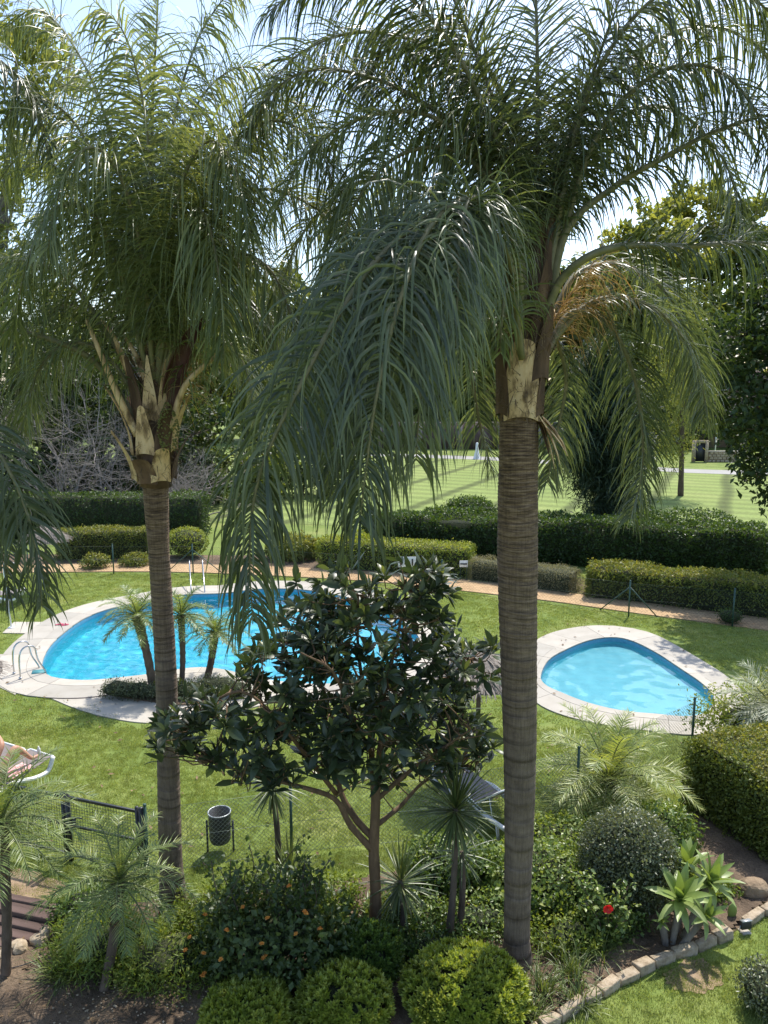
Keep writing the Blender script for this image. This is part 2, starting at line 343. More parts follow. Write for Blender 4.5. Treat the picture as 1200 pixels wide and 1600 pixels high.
M['grass'] = leafmat('grass_blade', (.165, .22, .05), (.275, .335, .092), (.46, .45, .18), .4, .5, .3, (1.4,1.35,.7))

water_px = [(347,928),(290,930),(233,940),(173,952),(133,967),(100,990),(77,1013),(66,1040),(76,1057),(105,1063),(143,1064),(187,1060),(230,1055),(267,1049),(310,1044),(347,1047),(385,1056),(430,1065),(480,1070),(540,1068),(600,1057),(645,1035),(658,1008),(640,980),(600,953),(545,935),(480,923),(410,921)]
wat1 = closed_curve(atXY(water_px), 110)
wat2 = closed_curve(atXY([(845,1058),(857,1033),(885,1016),(920,1002),(955,997),(986,1002),(1025,1021),(1060,1044),(1095,1068),(1115,1090),(1105,1113),(1072,1121),(1025,1117),(972,1112),(920,1100),(878,1084),(853,1072)]), 84)
def area2(P): x, y = P[:, 0], P[:, 1]; return np.sum(x*np.roll(y, -1)-y*np.roll(x, -1))/2
if area2(wat1) < 0: wat1 = wat1[::-1]
if area2(wat2) < 0: wat2 = wat2[::-1]
def offset(P, d):
    t = nrm(np.roll(P, -1, 0)-np.roll(P, 1, 0)); n = np.stack([t[:, 1], -t[:, 0]], 1)
    d = np.broadcast_to(d, (len(P),)); return P+n*d[:, None]
def smooth_arr(a, k):
    for _ in range(k): a = (np.roll(a, 1)+a*2+np.roll(a, -1))/4
    return a
deck2_out = closed_curve(atXY([(815,1055),(820,1025),(836,1002),(867,988),(910,980),(955,978),(997,984),(1042,1002),(1095,1032),(1130,1054),(1157,1078),(1160,1110),(1140,1140),(1105,1152),(1060,1149),(990,1140),(927,1131),(885,1121),(850,1108),(826,1090)]), 400)
def ray_out(P, outline):
    """for each inner point the nearest point of the outline along its outward normal"""
    t = nrm(np.roll(P, -1, 0)-np.roll(P, 1, 0)); n = np.stack([t[:, 1], -t[:, 0]], 1); res = []
    for p, q in zip(P, n):
        v = outline-p; al = v@q; pe = np.abs(v@np.array([-q[1], q[0]])); pe = np.where(al > 0.1, pe, 9e9)
        res.append(max(.35, al[np.argmin(pe+al*.02)]))
    return smooth_arr(np.array(res), 6)
d2 = offset(wat2, ray_out(wat2, deck2_out))
w1 = np.full(len(wat1), 1.15)
d1 = offset(wat1, smooth_arr(w1, 3))
# apron in front of the big pool (reaches forward past the island bed) and walkway to the left
apron = closed_curve(atXY([(60,1052),(22,1060),(12,1078),(40,1083),(73,1090),(110,1105),(150,1118),(200,1128),(243,1131),(300,1127),(345,1118),(400,1105),(450,1092),(480,1075),(430,1068),(385,1060),(347,1050),(310,1047),(267,1052),(230,1058),(187,1063),(143,1067),(100,1066)]), 90)
if area2(apron) < 0: apron = apron[::-1]
walk = atXY([(-60,1024),(22,1023),(45,1045),(30,1075),(24,1087),(0,1075),(-60,1068)])
island = closed_curve(atXY([(163,1083),(180,1078),(225,1073),(280,1071),(330,1068),(372,1074),(388,1085),(370,1094),(335,1099),(285,1104),(240,1099),(200,1093)]), 50)

def sheet(name, outer, z, mat, holes=(), kind='structure', parent=None, thick=0.0, z_noise=0):
    loops = [[Vector((*p[:2], 0)) for p in outer]]+[[Vector((*p[:2], 0)) for p in h] for h in holes]
    tri = tessellate_polygon(loops); pts = np.array([[v.x, v.y, z] for l in loops for v in l])
    b = MB(); T = np.array(tri)
    a, c, d = pts[T[:, 0]], pts[T[:, 1]], pts[T[:, 2]]
    up = np.cross(c-a, d-a)[:, 2] < 0; T[up] = T[up][:, ::-1]
    b.add(pts, T)
    if thick:
        n = len(outer); o2 = pts[:n].copy(); o2[:, 2] -= thick
        i = np.arange(n); j = (i+1) % n; b.add(np.vstack([pts[:n], o2]), np.stack([i, n+i, n+j, j], 1))
    o = b.build(name, mat, parent)
    if kind and not parent: o['kind'] = kind
    return o
R_ = 500
lawn_hole1 = offset(wat1, .25); lawn_hole2 = offset(wat2, .25)
sheet('lawn', [(-R_, -40), (R_, -40), (R_, 900), (-R_, 900)], 0, M['lawn'], [lawn_hole1, lawn_hole2])
near_l, near_r, far_l, far_r = at(-400, 818), at(1700, 815), at(-2200, 707), at(3600, 718)
fld = atXY([(300,815),(560,822),(900,822),(1400,850),(2300,850),(1900,741),(1200,735),(1000,728),(740,712),(400,708),(100,706)])
sheet('mown_field', fld, .012, M['field'])
wp = np.array([at(a, b)[:2] for a, b in [(380,706),(560,707),(760,714),(900,722),(1070,733),(1200,737),(1500,741),(1900,743)]])
wp2 = np.array([at(a, b)[:2] for a, b in [(1900,749),(1500,747),(1200,743.5),(1070,739),(900,728),(760,719),(560,712),(380,711)]])
M['white_path'] = mottled('pale_concrete_path', [(.3, (.3, .29, .27)), (.7, (.37, .36, .34))], .5)
sheet('concrete_path', np.vstack([wp, wp2]), .022, M['white_path'])

def paver(nt, p, col):
    br = nt.nodes.new('ShaderNodeTexBrick'); br.inputs['Scale'].default_value = 4; br.inputs['Mortar Size'].default_value = .012
    br.inputs['Color1'].default_value = (1, 1, 1, 1); br.inputs['Color2'].default_value = (.82, .8, .78, 1); br.inputs['Mortar'].default_value = (.5, .45, .4, 1)
    mp = nt.nodes.new('ShaderNodeMapping'); mp.inputs['Rotation'].default_value = (0, 0, -.2); nt.links.new(p, mp.inputs[0]); nt.links.new(mp.outputs[0], br.inputs[0])
    m2 = N(nt, 'ShaderNodeMix', data_type='RGBA', blend_type='MULTIPLY'); m2.inputs[0].default_value = 1
    nt.links.new(col, m2.inputs[6]); nt.links.new(br.outputs[0], m2.inputs[7]); return m2.outputs[2]
M['paver'] = ground_mat('tan_paver', [(.3, (.42, .28, .16)), (.6, (.52, .365, .215)), (.8, (.6, .44, .28))], .6, 8, .3, .01, paver)
pn = atXY([(-150,897),(0,896),(230,894),(420,900),(600,911),(740,926),(860,940),(1000,960),(1200,986),(1420,1018)])
pf = atXY([(1420,990),(1200,964),(1000,942),(860,924),(740,909),(600,895),(420,886),(230,882),(0,884),(-150,885)])
path = np.vstack([smooth_curve(pn, 50), smooth_curve(pf, 50)])
sheet('garden_path', path, .035, M['paver'], thick=.05)
pk = smooth_curve(pn, 61)
# verge of bare earth beyond the path, under the hedges
verge = np.vstack([pf[::-1]+[0, .05], atXY([(1420,960),(1200,930),(1000,915),(740,885),(420,868),(0,866),(-150,868)])])
sheet('earth_verge', verge, .008, M['soil'])

# basins
def tile_mat(name, c1, c2):
    m, nt, bs, out = mat_new(name); p = geo_pos(nt); n = noise(nt, p, .8, 4); r = ramp(nt, n.outputs[0], [(.3, c1), (.7, c2)])
    nt.links.new(r.outputs[0], bs.inputs['Base Color']); bs.inputs['Roughness'].default_value = .4; return m
M['tile'] = tile_mat('blue_pool_mosaic', (.035, .42, .55), (.05, .48, .6))
M['tile2'] = tile_mat('pale_blue_pool_mosaic', (.1, .42, .5), (.13, .47, .55))
M['waterline'] = mottled('waterline_tile', [(.3, (.1, .3, .45)), (.7, (.16, .38, .52))], 12, .3)
def basin(name, P, depth, mat):
    n = len(P); b = MB(); i = np.arange(n); j = (i+1) % n
    floor = offset(P, -.12)
    r0 = np.c_[P, np.full(n, -.001)]; r1 = np.c_[P, np.full(n, -.16)]; r2 = np.c_[P, np.full(n, -depth+.12)]; r3 = np.c_[floor, np.full(n, -depth)]
    b.add(np.vstack([r1, r2, r3]), np.vstack([np.stack([i, j, n+j, n+i], 1), np.stack([n+i, n+j, 2*n+j, 2*n+i], 1)]))
    o = b.build(name, mat); o['kind'] = 'structure'
    T = np.array(tessellate_polygon([[Vector((*p, 0)) for p in floor]])); pts = np.c_[floor, np.full(n, -depth)]
    up = np.cross(pts[T[:, 1]]-pts[T[:, 0]], pts[T[:, 2]]-pts[T[:, 0]])[:, 2] < 0; T[up] = T[up][:, ::-1]
    f = MB(); f.add(pts, T); fo_ = f.build('pool_floor', mat, o); fo_.cycles.is_caustics_receiver = True; o.cycles.is_caustics_receiver = True
    w = MB(); w.add(np.vstack([r0, r1]), np.stack([i, j, n+j, n+i], 1)); w.build('waterline_band', M['waterline'], o)
    return o
basin('swimming_pool', wat1, 1.1, M['tile']); basin('paddling_pool', wat2, .4, M['tile2'])

def water_mat(name, tint):
    m, nt, bs, out = mat_new(name); bs.inputs['Base Color'].default_value = (*tint, 1); bs.inputs['Roughness'].default_value = 0.0
    bs.inputs['IOR'].default_value = 1.33; bs.inputs['Transmission Weight'].default_value = 1.0
    return m
M['water'] = water_mat('pool_water', (.8, .95, .98))
M['water2'] = water_mat('paddling_water', (.9, .97, .99))
def water_sheet(name, P, mat, step, amp, ph):
    """rippled surface: a fine grid clipped to the basin outline, smooth shaded"""
    x0, y0 = P.min(0)-.05; x1, y1 = P.max(0)+.05; gx = np.arange(x0, x1, step); gy = np.arange(y0, y1, step); X, Y = np.meshgrid(gx, gy); Z = np.zeros_like(X); rr = np.random.default_rng(ph)
    for i in range(26):
        a = rr.normal(.6, 1.1); lam = rr.uniform(.22, .85); kx, ky = math.cos(a)*6.283/lam, math.sin(a)*6.283/lam
        Z += lam**1.25*np.sin(kx*X+ky*Y+rr.uniform(0, 6.28)+.8*np.sin(.7*X+.9*Y+i))
    Z = -.1+amp*Z/26**.5
    ins = inside(offset(P, .03), X, Y); nx = len(gx); i, j = np.meshgrid(np.arange(len(gy)-1), np.arange(nx-1), indexing='ij')
    ok = ins[:-1, :-1] | ins[1:, :-1] | ins[:-1, 1:] | ins[1:, 1:]; a = (i*nx+j)[ok]; b = MB(); b.add(np.stack([X, Y, Z], -1).reshape(-1, 3), np.stack([a, a+1, a+nx+1, a+nx], 1))
    o = b.build(name, mat, smooth=True); o['kind'] = 'structure'; o.cycles.is_caustics_caster = True; return o
water_sheet('pool_water', wat1, M['water'], .05, .013, 3); water_sheet('paddling_water', wat2, M['water2'], .04, .011, 4)

# decks: each slab its own piece, thin open joints
def slab(parent, quad, z0, z1, mat=None, name='paving_slab'):
    q = np.asarray(quad); c = q.mean(0); q = c+(q-c)*(1-.006/np.maximum(np.linalg.norm(q-c, axis=1), .05))[:, None]
    if area2(q) < 0: q = q[::-1]
    n = len(q); b = MB(); top = np.c_[q-c, np.full(n, z1)]; bot = np.c_[q-c, np.full(n, z0)]
    b.add(np.vstack([top, bot]), np.array([np.arange(n)])); i = np.arange(n); j = (i+1) % n
    b.add(np.vstack([top, bot]), np.stack([i, n+i, n+j, j], 1))
    return b.build(name, mat or M['concrete'], parent, loc=(c[0], c[1], 0))
def ring_deck(name, inner, outer, per, rows):
    base = sheet(name, offset(outer, -.01), .006, M['concrete'], [inner]); n = len(inner)
    for r0, r1, z in rows:
        k = 0
        for a in range(0, n, per):
            idx = [(a+t) % n for t in range(per+1)] if a+per <= n else [(a+t) % n for t in range(n-a+1)]
            A = inner[idx]+(outer[idx]-inner[idx])*r0; Bq = inner[idx]+(outer[idx]-inner[idx])*r1
            slab(base, np.vstack([A, Bq[::-1]]), .007, z+.001*((k*7) % 3), None, 'coping_stone' if r0 == 0 else 'paving_slab'); k += 1
    return base
ring_deck('pool_deck', wat1, d1, 4, [(0, .34, .034), (.34, 1, .03)])
ring_deck('paddling_pool_deck', wat2, d2, 5, [(0, .3, .034), (.3, 1, .03)])
ap = sheet('pool_apron', apron, .024, M['concrete'], [island[::-1]], thick=.03)
sheet('side_walkway', walk, .02, M['concrete'], thick=.03)
sheet('island_bed', island, .055, M['soil'], thick=.05)
shower_slab = atXY([(22,973),(67,973),(46,991),(4,990)])
sheet('shower_slab', shower_slab, .028, M['concrete'], thick=.05)

# foreground beds
bed = closed_curve(np.array([(-9,7.2),(-6.6,8.6),(-5.2,9.3),(-4.0,10.1),(-2.6,10.5),(-.9,10.7),(.8,11.2),(2.6,11.7),(4.2,12.4),(6.0,12.8),(8.5,13.5),(8.2,11.2),(5.9,10.35),(4.95,9.72),(4.15,9.3),(3.35,8.95),(2.6,8.5),(1.95,8.1),(1.2,7.4),(0,6.4),(-6,5.2)]), 160)
bed_o = None
def bumpy(name, poly, z, amp, mat, step=.12):
    x0, y0 = poly.min(0); x1, y1 = poly.max(0)
    gx = np.arange(x0, x1+step, step); gy = np.arange(y0, y1+step, step); X, Y = np.meshgrid(gx, gy)
    Z = z+amp*(np.sin(X*2.1+Y)*np.sin(Y*1.7-X*.6)*.5+.5)+rng.random(X.shape)*amp*.35
    ins = inside(poly, X, Y); V = np.stack([X, Y, Z], -1); nx = len(gx)
    i, j = np.meshgrid(np.arange(len(gy)-1), np.arange(nx-1), indexing='ij')
    ok = ins[:-1, :-1] & ins[1:, :-1] & ins[:-1, 1:] & ins[1:, 1:]
    a = (i*nx+j)[ok]; b = MB(); b.add(V.reshape(-1, 3), np.stack([a, a+1, a+nx+1, a+nx], 1))
    o = b.build(name, mat, smooth=True); o['kind'] = 'structure'; return o
bumpy('flower_bed', bed, .012, .05, M['soil'], .07)
sheet('bed_soil', bed, .007, M['soil'])
def rough_blob(c, rx, ry, amp, seed, n=140, rot=0.0):
    rr = np.random.default_rng(seed); th = np.arange(n)*2*math.pi/n; f = np.ones(n)
    for k in range(2, 26): f += amp/k**.75*np.sin(k*th+rr.uniform(0, 6.28))
    x, y = rx*f*np.cos(th), ry*f*np.sin(th); return np.c_[c[0]+x*math.cos(rot)-y*math.sin(rot), c[1]+x*math.sin(rot)+y*math.cos(rot)]
PATCH = rough_blob(at(1085, 1526)[:2], .42, .24, .12, 5, rot=.35)
sheet('bare_patch', PATCH, .009, M['sand'])
WORN = rough_blob((-5.6, 10.75), .95, .3, .12, 8, rot=-.3)
sheet('worn_strip', WORN, .010, M['sand'])

# ------------------------------------------------------------------ grass blades (stuff)
def grass_patch(n, size, hmin, hmax, seed, w=.006):
    r = np.random.default_rng(seed); b = MB()
    B = np.c_[r.uniform(-size/2, size/2, (n, 2)), np.zeros(n)]
    th = r.uniform(0, 2*math.pi, n); lean = r.uniform(.1, .75, n)
    D = np.c_[np.cos(th)*lean, np.sin(th)*lean, np.ones(n)]; S = np.c_[-np.sin(th), np.cos(th), np.zeros(n)]
    b.blades(B, D, S, r.uniform(hmin, hmax, n), w, [1, .75, .05], .5, 0, r.beta(2, 2.4, n))
    return b.mesh('grass_patch', M['grass'])
def scatter_gn(name, pts, rz, sc, me, label=None):
    src = bpy.data.objects.new(name+'_tuft', me)
    pm = bpy.data.meshes.new(name); pm.from_pydata([tuple(p) for p in pts], [], [])
    for nm, arr in (('rz', rz), ('sc', sc)):
        a = pm.attributes.new(nm, 'FLOAT', 'POINT'); a.data.foreach_set('value', np.asarray(arr, np.float32))
    pm.materials.append(me.materials[0])
    o = bpy.data.objects.new(name, pm); COL.objects.link(o); o['kind'] = 'stuff'
    g = bpy.data.node_groups.new(name, 'GeometryNodeTree')
    g.interface.new_socket('Geometry', in_out='INPUT', socket_type='NodeSocketGeometry'); g.interface.new_socket('Geometry', in_out='OUTPUT', socket_type='NodeSocketGeometry')
    gi = g.nodes.new('NodeGroupInput'); go = g.nodes.new('NodeGroupOutput')
    ob = g.nodes.new('GeometryNodeObjectInfo'); ob.inputs[0].default_value = src; ob.inputs['As Instance'].default_value = True
    ip = g.nodes.new('GeometryNodeInstanceOnPoints')
    a1 = g.nodes.new('GeometryNodeInputNamedAttribute'); a1.data_type = 'FLOAT'; a1.inputs[0].default_value = 'rz'
    a2 = g.nodes.new('GeometryNodeInputNamedAttribute'); a2.data_type = 'FLOAT'; a2.inputs[0].default_value = 'sc'
    cx = g.nodes.new('ShaderNodeCombineXYZ'); g.links.new(a1.outputs[0], cx.inputs[2])
    g.links.new(gi.outputs[0], ip.inputs['Points']); g.links.new(ob.outputs['Geometry'], ip.inputs['Instance'])
    g.links.new(cx.outputs[0], ip.inputs['Rotation']); g.links.new(a2.outputs[0], ip.inputs['Scale']); g.links.new(ip.outputs[0], go.inputs[0])
    md = o.modifiers.new('scatter', 'NODES'); md.node_group = g
    if label: tag(o, label, 'grass')
    return o
def frustum(X, Y, m=1.0): return (np.abs(X) < Y*.53+m)
def grass_points(x0, x1, y0, y1, step, avoid, r):
    X, Y = np.meshgrid(np.arange(x0, x1, step), np.arange(y0, y1, step)); X = X.ravel()+r.uniform(-.25, .25, X.size)*step; Y = Y.ravel()+r.uniform(-.25, .25, Y.size)*step
    ok = frustum(X, Y)
    for a in avoid: ok &= ~inside(a, X, Y)
    return X[ok], Y[ok]
avoid = [offset(d1, .12), offset(d2, .12), path, apron, walk, bed, shower_slab]
bare = [PATCH, WORN]
r9 = np.random.default_rng(3)
X, Y = grass_points(-9, 9, 7.0, 16, .28, avoid+bare, r9)
scatter_gn('lawn_grass', np.c_[X, Y, np.zeros(len(X))], r9.uniform(0, 6.28, len(X)), r9.uniform(.75, 1.2, len(X)), grass_patch(420, .36, .025, .05, 1), 'short green lawn grass around the paddling pool and foreground fence')
X, Y = grass_points(-17, 17, 16, 31, .5, avoid, r9)
th_ = r9.uniform(0, 6.28, 150); ii_ = r9.integers(0, 140, 150); kk_ = r9.uniform(.45, 1.1, 150)[:, None]; XY_ = np.vstack([PATCH.mean(0)+(PATCH[ii_]-PATCH.mean(0))*kk_, WORN.mean(0)+(WORN[ii_]-WORN.mean(0))*kk_]); XB, YB = XY_.T
scatter_gn('sparse_grass', np.c_[XB, YB, np.zeros(300)], r9.uniform(0, 6.28, 300), r9.uniform(.6, 1.1, 300), grass_patch(34, .2, .02, .05, 9), 'sparse grass growing through the bare patch on the near lawn')
scatter_gn('far_lawn_grass', np.c_[X, Y, np.zeros(len(X))], r9.uniform(0, 6.28, len(X)), r9.uniform(.8, 1.2, len(X)), grass_patch(420, .64, .025, .05, 2, .012), 'short green lawn grass between the big pool and the path')

# ------------------------------------------------------------------ chain-link fences
def chain_link(mb, A, B, h, pitch, r, z0=.05):
    A, B = np.array(A[:2], float), np.array(B[:2], float); L = np.linalg.norm(B-A); u = (B-A)/L
    n = int((L+h)/pitch)
    for s in (1, -1):
        for k in range(n):
            x0 = k*pitch-(h if s == 1 else 0); xa, xb = x0, x0+h
            if s == -1: xa, xb = x0+h-h, x0+h-h
            if s == 1: p0, p1 = (x0, 0), (x0+h, h)
            else: p0, p1 = (k*pitch, 0), (k*pitch-h, h)
            # clip to 0..L
            (x1, z1), (x2, z2) = p0, p1
            t0, t1 = 0., 1.; dx = x2-x1
            for lim, sg in ((0, 1), (L, -1)):
                f1, f2 = sg*(x1-lim), sg*(x2-lim)
                if f1 < 0 and f2 < 0: t0 = 2; break
                if f1 < 0: t0 = max(t0, f1/(f1-f2))
                if f2 < 0: t1 = min(t1, f1/(f1-f2))
            if t0 >= t1: continue
            qa, qb = x1+dx*t0, x1+dx*t1; za, zb = z1+(z2-z1)*t0, z1+(z2-z1)*t1
            mb.tube([[*(A+u*qa), z0+za], [*(A+u*qb), z0+zb]], r, 3, cap=False)
def fence(name, posts, h, label, pitch, wr, pr, braces=(), wires=2, mat=None, wmat=None):
    posts = [np.array(p[:2], float) for p in posts]
    t = thing(name, (*posts[0], 0), label, 'fence'); o0 = np.array([*posts[0], 0])
    for p in posts:
        b = MB(); b.tube([[0, 0, -.1], [0, 0, h+.06]], pr, 10); b.lathe([(pr*1.15, h+.05), (pr*1.15, h+.08), (0, h+.085)], 10)
        inst('post', b.mesh('post', mat, True), (*(p-posts[0]), 0), parent=t)
    for p, q in braces:
        b = MB(); p = np.array(p, float); q = np.array(q, float); b.tube([p-o0, q-o0], pr*.7, 8); b.build('brace', mat, t, True)
    w = MB(); m = MB()
    for a, c in zip(posts[:-1], posts[1:]):
        for z in np.linspace(.08, h-.02, wires): w.tube([[*(a-posts[0]), z], [*(c-posts[0]), z]], .003 if pr < .03 else .004, 4)
        chain_link(m, a-posts[0], c-posts[0], h-.08, pitch, wr)
    w.build('tension_wire', wmat, t); k = m.build('chain_link_mesh', wmat, t); k['kind'] = 'stuff'
    return t
gR = at(226, 1372)[:2]
fence('chain_link_fence', [gR+[.06, 0], at(456, 1338), (1.15, 11.85), (3.42, 12.75), (6.3, 14.9)], 1.15, 'low green chain-link fence from the black gate past the loquat tree', .07, .0025, .024, [((1.15, 11.85, 1.0), (1.95, 12.2, .02))], 3, M['green_metal'], M['wire'])
fp = [at(*p) for p in [(-90,899),(45,898),(178,897),(302,897),(430,904),(560,914),(690,926),(830,944),(982,964),(1144,979),(1330,1006)]]
br = []
for p, (a, c) in {(982,964): ((937,953),(1027,964)), (302,897): ((262,893),(352,899))}.items():
    A0 = at(*p); A0[2] = 1.0
    br += [(A0, at(*a)), (A0, at(*c))]
fence('boundary_fence', fp, 1.15, 'long dark green chain-link fence along the tan garden path', .11, .0016, .026, br, 3, M['green_metal'], M['wire_dk'])
# ------------------------------------------------------------------ palms
def frond_geo(ctrl, r, leaf_len=.75, leaf_w=.026, step=.035, bare=.22, r0=.035, droop=1.3, plume=.5, seg=6, up=.15, tint=(.35, .2), tipdroop=0, fold=.35, fwd=.55, gap=0.06, lat_ax=None):
    """rachis tube + leaflets for one feather frond along world control points"""
    ctrl = np.asarray(ctrl, float); Ltot = np.sum(np.linalg.norm(np.diff(ctrl, axis=0), axis=1))
    n = max(24, int(Ltot/.08)); P = smooth_curve(ctrl, n); T = nrm(np.gradient(P, axis=0))
    ra = MB(); s = np.linspace(0, 1, n); R = r0*(1-s)**.8+.004
    ra.tube(P, R, 6, .5)
    lf = MB(); m = int(Ltot*(1-bare)/step)
    u = np.linspace(bare, .995, m); u = np.repeat(u, 2)+r.normal(0, .25*step/Ltot, 2*m); u = np.clip(u, bare*.95, .998)
    side = np.tile([1., -1.], m)
    keep = r.random(2*m) > gap; u, side = u[keep], side[keep]; k = len(u)
    B = np.stack([np.interp(u, s, P[:, i]) for i in range(3)], 1); t = nrm(np.stack([np.interp(u, s, T[:, i]) for i in range(3)], 1))
    horiz = np.cross(t, np.array([0, 0, 1.])); hl = np.linalg.norm(horiz, axis=1, keepdims=True)
    # keep the lateral axis steady where the rachis runs vertical
    chord = nrm((P[-1]-P[0])*np.array([1, 1, .0])+1e-6); lat = nrm(np.cross(chord, [0, 0, 1.]))
    flip = np.sign(np.sum(horiz*lat, 1, keepdims=True)); flip[flip == 0] = 1
    horiz = nrm(np.where(hl > .25, horiz*flip, lat)); upv = nrm(np.cross(horiz, t))*np.sign(np.cross(horiz, t)[:, 2:3]+1e-6)
    if lat_ax is not None:
        q_ = np.asarray(lat_ax, float); horiz = nrm(q_-t*np.sum(t*q_, 1, keepdims=True)); upv = np.cross(horiz, t); upv = upv*np.where(np.sum(upv*[0, -.6, .8], 1, keepdims=True) < 0, -1, 1)
    v = np.clip((u-bare)/(1-bare), 0, 1)
    ang = up+r.normal(0, plume, k)
    D = side[:, None]*horiz*np.cos(ang)[:, None]+upv*np.sin(ang)[:, None]+t*(fwd*(.6+.9*v))[:, None]+r.normal(0, .07, (k, 3))
    L = leaf_len*np.clip(np.minimum(.45+2.2*v, 1.0), 0, 1)*np.clip(1.18-.75*v**2.2, .25, 1)*r.uniform(.8, 1.12, k)
    S = nrm(np.cross(nrm(D), upv+r.normal(0, .25, (k, 3))))
    dr = droop*r.uniform(.4, 1.6, k); tp = r.random(k) < .03
    tt = np.clip(r.normal(tint[0], tint[1], k)+tp*.6, 0, 1); L = np.where(tp, L*.6, L)
    prof = [.55, 1, 1, .85, .6, .3, .04] if seg == 6 else [.5, 1, .8, .4, .05]
    lf.blades(B, D, S, L, leaf_w*r.uniform(.65, 1.25, k), prof, dr, fold, tt)
    return ra, lf
def add_frond(parent, ctrl, r, mat, rmat, loc=None, name='frond', **kw):
    """frond = rachis mesh carrying its leaflets as a sub-part"""
    ctrl = np.asarray(ctrl, float)
    base = np.array(parent.location) if loc is None else np.asarray(loc)
    ra, lf = frond_geo(ctrl-base, r, **kw)
    f = ra.build(name, rmat, parent, True); l = lf.build('leaflets', mat, f); l['kind'] = 'stuff'
    return f
def px_frond(lst, Y0):
    out = []
    for p in lst: out.append(atY(p[0], p[1], p[2] if len(p) > 2 else Y0))
    return np.array(out)

def palm_trunk(t, base, top, r_of, zmax, mat, rings_low=.24, seed=1):
    """tapered stem with raised rings; base/top world points"""
    r = np.random.default_rng(seed); b0 = np.array(t.location); k = 28
    Lz = top[2]-base[2]; zs = []; z = -.15
    rows = []; scar = .0; nxt = rings_low
    while z < Lz:
        f = max(z, 0)/Lz; sp = rings_low*(1-f)**1.3+.034
        n = 7
        dz = sp*r.uniform(.6, 1.4); sc_ = r.choice([.08, .2, .3, .42]); bu_ = r.uniform(.4, 1.5)
        for i in range(n):
            a = i/(n-1) if n > 1 else 0
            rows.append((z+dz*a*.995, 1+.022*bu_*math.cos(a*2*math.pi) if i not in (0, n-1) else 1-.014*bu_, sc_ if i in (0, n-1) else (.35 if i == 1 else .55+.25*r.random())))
        z += dz
    rows = [q for q in rows if q[0] <= Lz]
    th = np.arange(k)*2*math.pi/k; ph = r.uniform(0, 6.28, 6); V = []; C = []
    for z, s, c in rows:
        f = np.clip(z/Lz, 0, 1); ctr = base+(top-base)*np.array([f, f, 0])+np.array([0, 0, z])+np.array([.03*math.sin(f*5+ph[0]), .03*math.sin(f*4+ph[1]), 0])*math.sin(f*math.pi)
        wob = .012*np.sin(2*th+ph[2]+z*.7)+.012*np.sin(3*th+ph[3]-z*1.1)+.008*np.sin(7*th+z*9)
        R = r_of(f)*s*(1+wob); zz = z+.012*np.sin(th+ph[4]+z*2.3)+.006*np.sin(2*th+ph[5]+z*3)
        V.append(np.c_[ctr[0]+R*np.cos(th), ctr[1]+R*np.sin(th), base[2]+zz]); C.append(np.full(k, c)+r.normal(0, .04, k))
    n = len(V); V = np.array(V)-b0; i = np.arange(n-1)[:, None]*k; j = np.arange(k)[None]; j2 = (j+1) % k
    m = MB(); m.add(V.reshape(-1, 3), np.stack([i+j, i+j2, i+k+j2, i+k+j], -1).reshape(-1, 4), np.clip(np.concatenate(C), 0, 1))
    return m.build('trunk', mat, t, True)

def boot(t, c, az, h, w, lean, mat, name='leaf_base', curl=1.0, thick=.012, tip=.25, n=9):
    """old leaf base hugging the stem: a curved tapering shell with thickness. c=centre of the stem at its foot (world)"""
    b0 = np.array(t.location); R = w; m = MB(); kk = 9; rows_o = []; rows_i = []
    for i in range(n):
        f = i/(n-1); half = (1.0*(1-f)+tip*f)*curl*(1+.25*math.sin(f*3)); a = np.linspace(-half, half, kk)
        rad = R*(1+lean*f*f)+.02
        for off, lst in ((thick*(1.3-f), rows_o), (0, rows_i)):
            rr = rad+off; drop = (np.abs(a)/max(half, .01))**2*h*.06
            lst.append(np.c_[c[0]+rr*np.cos(az+a*(1-.2*f)), c[1]+rr*np.sin(az+a*(1-.2*f)), c[2]+h*f-drop])
    O = np.array(rows_o)-b0; I = np.array(rows_i)-b0; q = []
    for i in range(n-1):
        for j in range(kk-1): q.append([i*kk+j, i*kk+j+1, (i+1)*kk+j+1, (i+1)*kk+j])
    q = np.array(q); m.add(O.reshape(-1, 3), q, .5); m.add(I.reshape(-1, 3), q[:, ::-1], .5)
    ed = [i*kk for i in range(n)]+[(n-1)*kk+j for j in range(1, kk)]+[i*kk+kk-1 for i in range(n-2, -1, -1)]+[j for j in range(kk-2, 0, -1)]
    A = O.reshape(-1, 3)[ed]; Bq = I.reshape(-1, 3)[ed]; e = len(ed); ii = np.arange(e); jj = (ii+1) % e
    m.add(np.vstack([A, Bq]), np.stack([ii, e+ii, e+jj, jj], 1), .5)
    return m.build(name, mat, t, True)
def fibres(t, c, R, h, n, r, name='fibre_mat', lo=.1, hi=.35, down=.9):
    b0 = np.array(t.location); th = r.uniform(0, 6.28, n); z = r.uniform(0, h, n); m = MB()
    B = np.c_[c[0]+R*np.cos(th), c[1]+R*np.sin(th), c[2]+z]-b0
    D = np.c_[np.cos(th)*.45+r.normal(0, .45, n), np.sin(th)*.45+r.normal(0, .45, n), r.normal(.1, .6, n)]; S = np.c_[-np.sin(th), np.cos(th), np.zeros(n)]
    m.blades(B, D, S, r.uniform(lo, hi, n), .007, [1, 1, .7, .2], down, 0, r.random(n))
    o = m.build(name, M['fibre'], t); o['kind'] = 'stuff'; return o

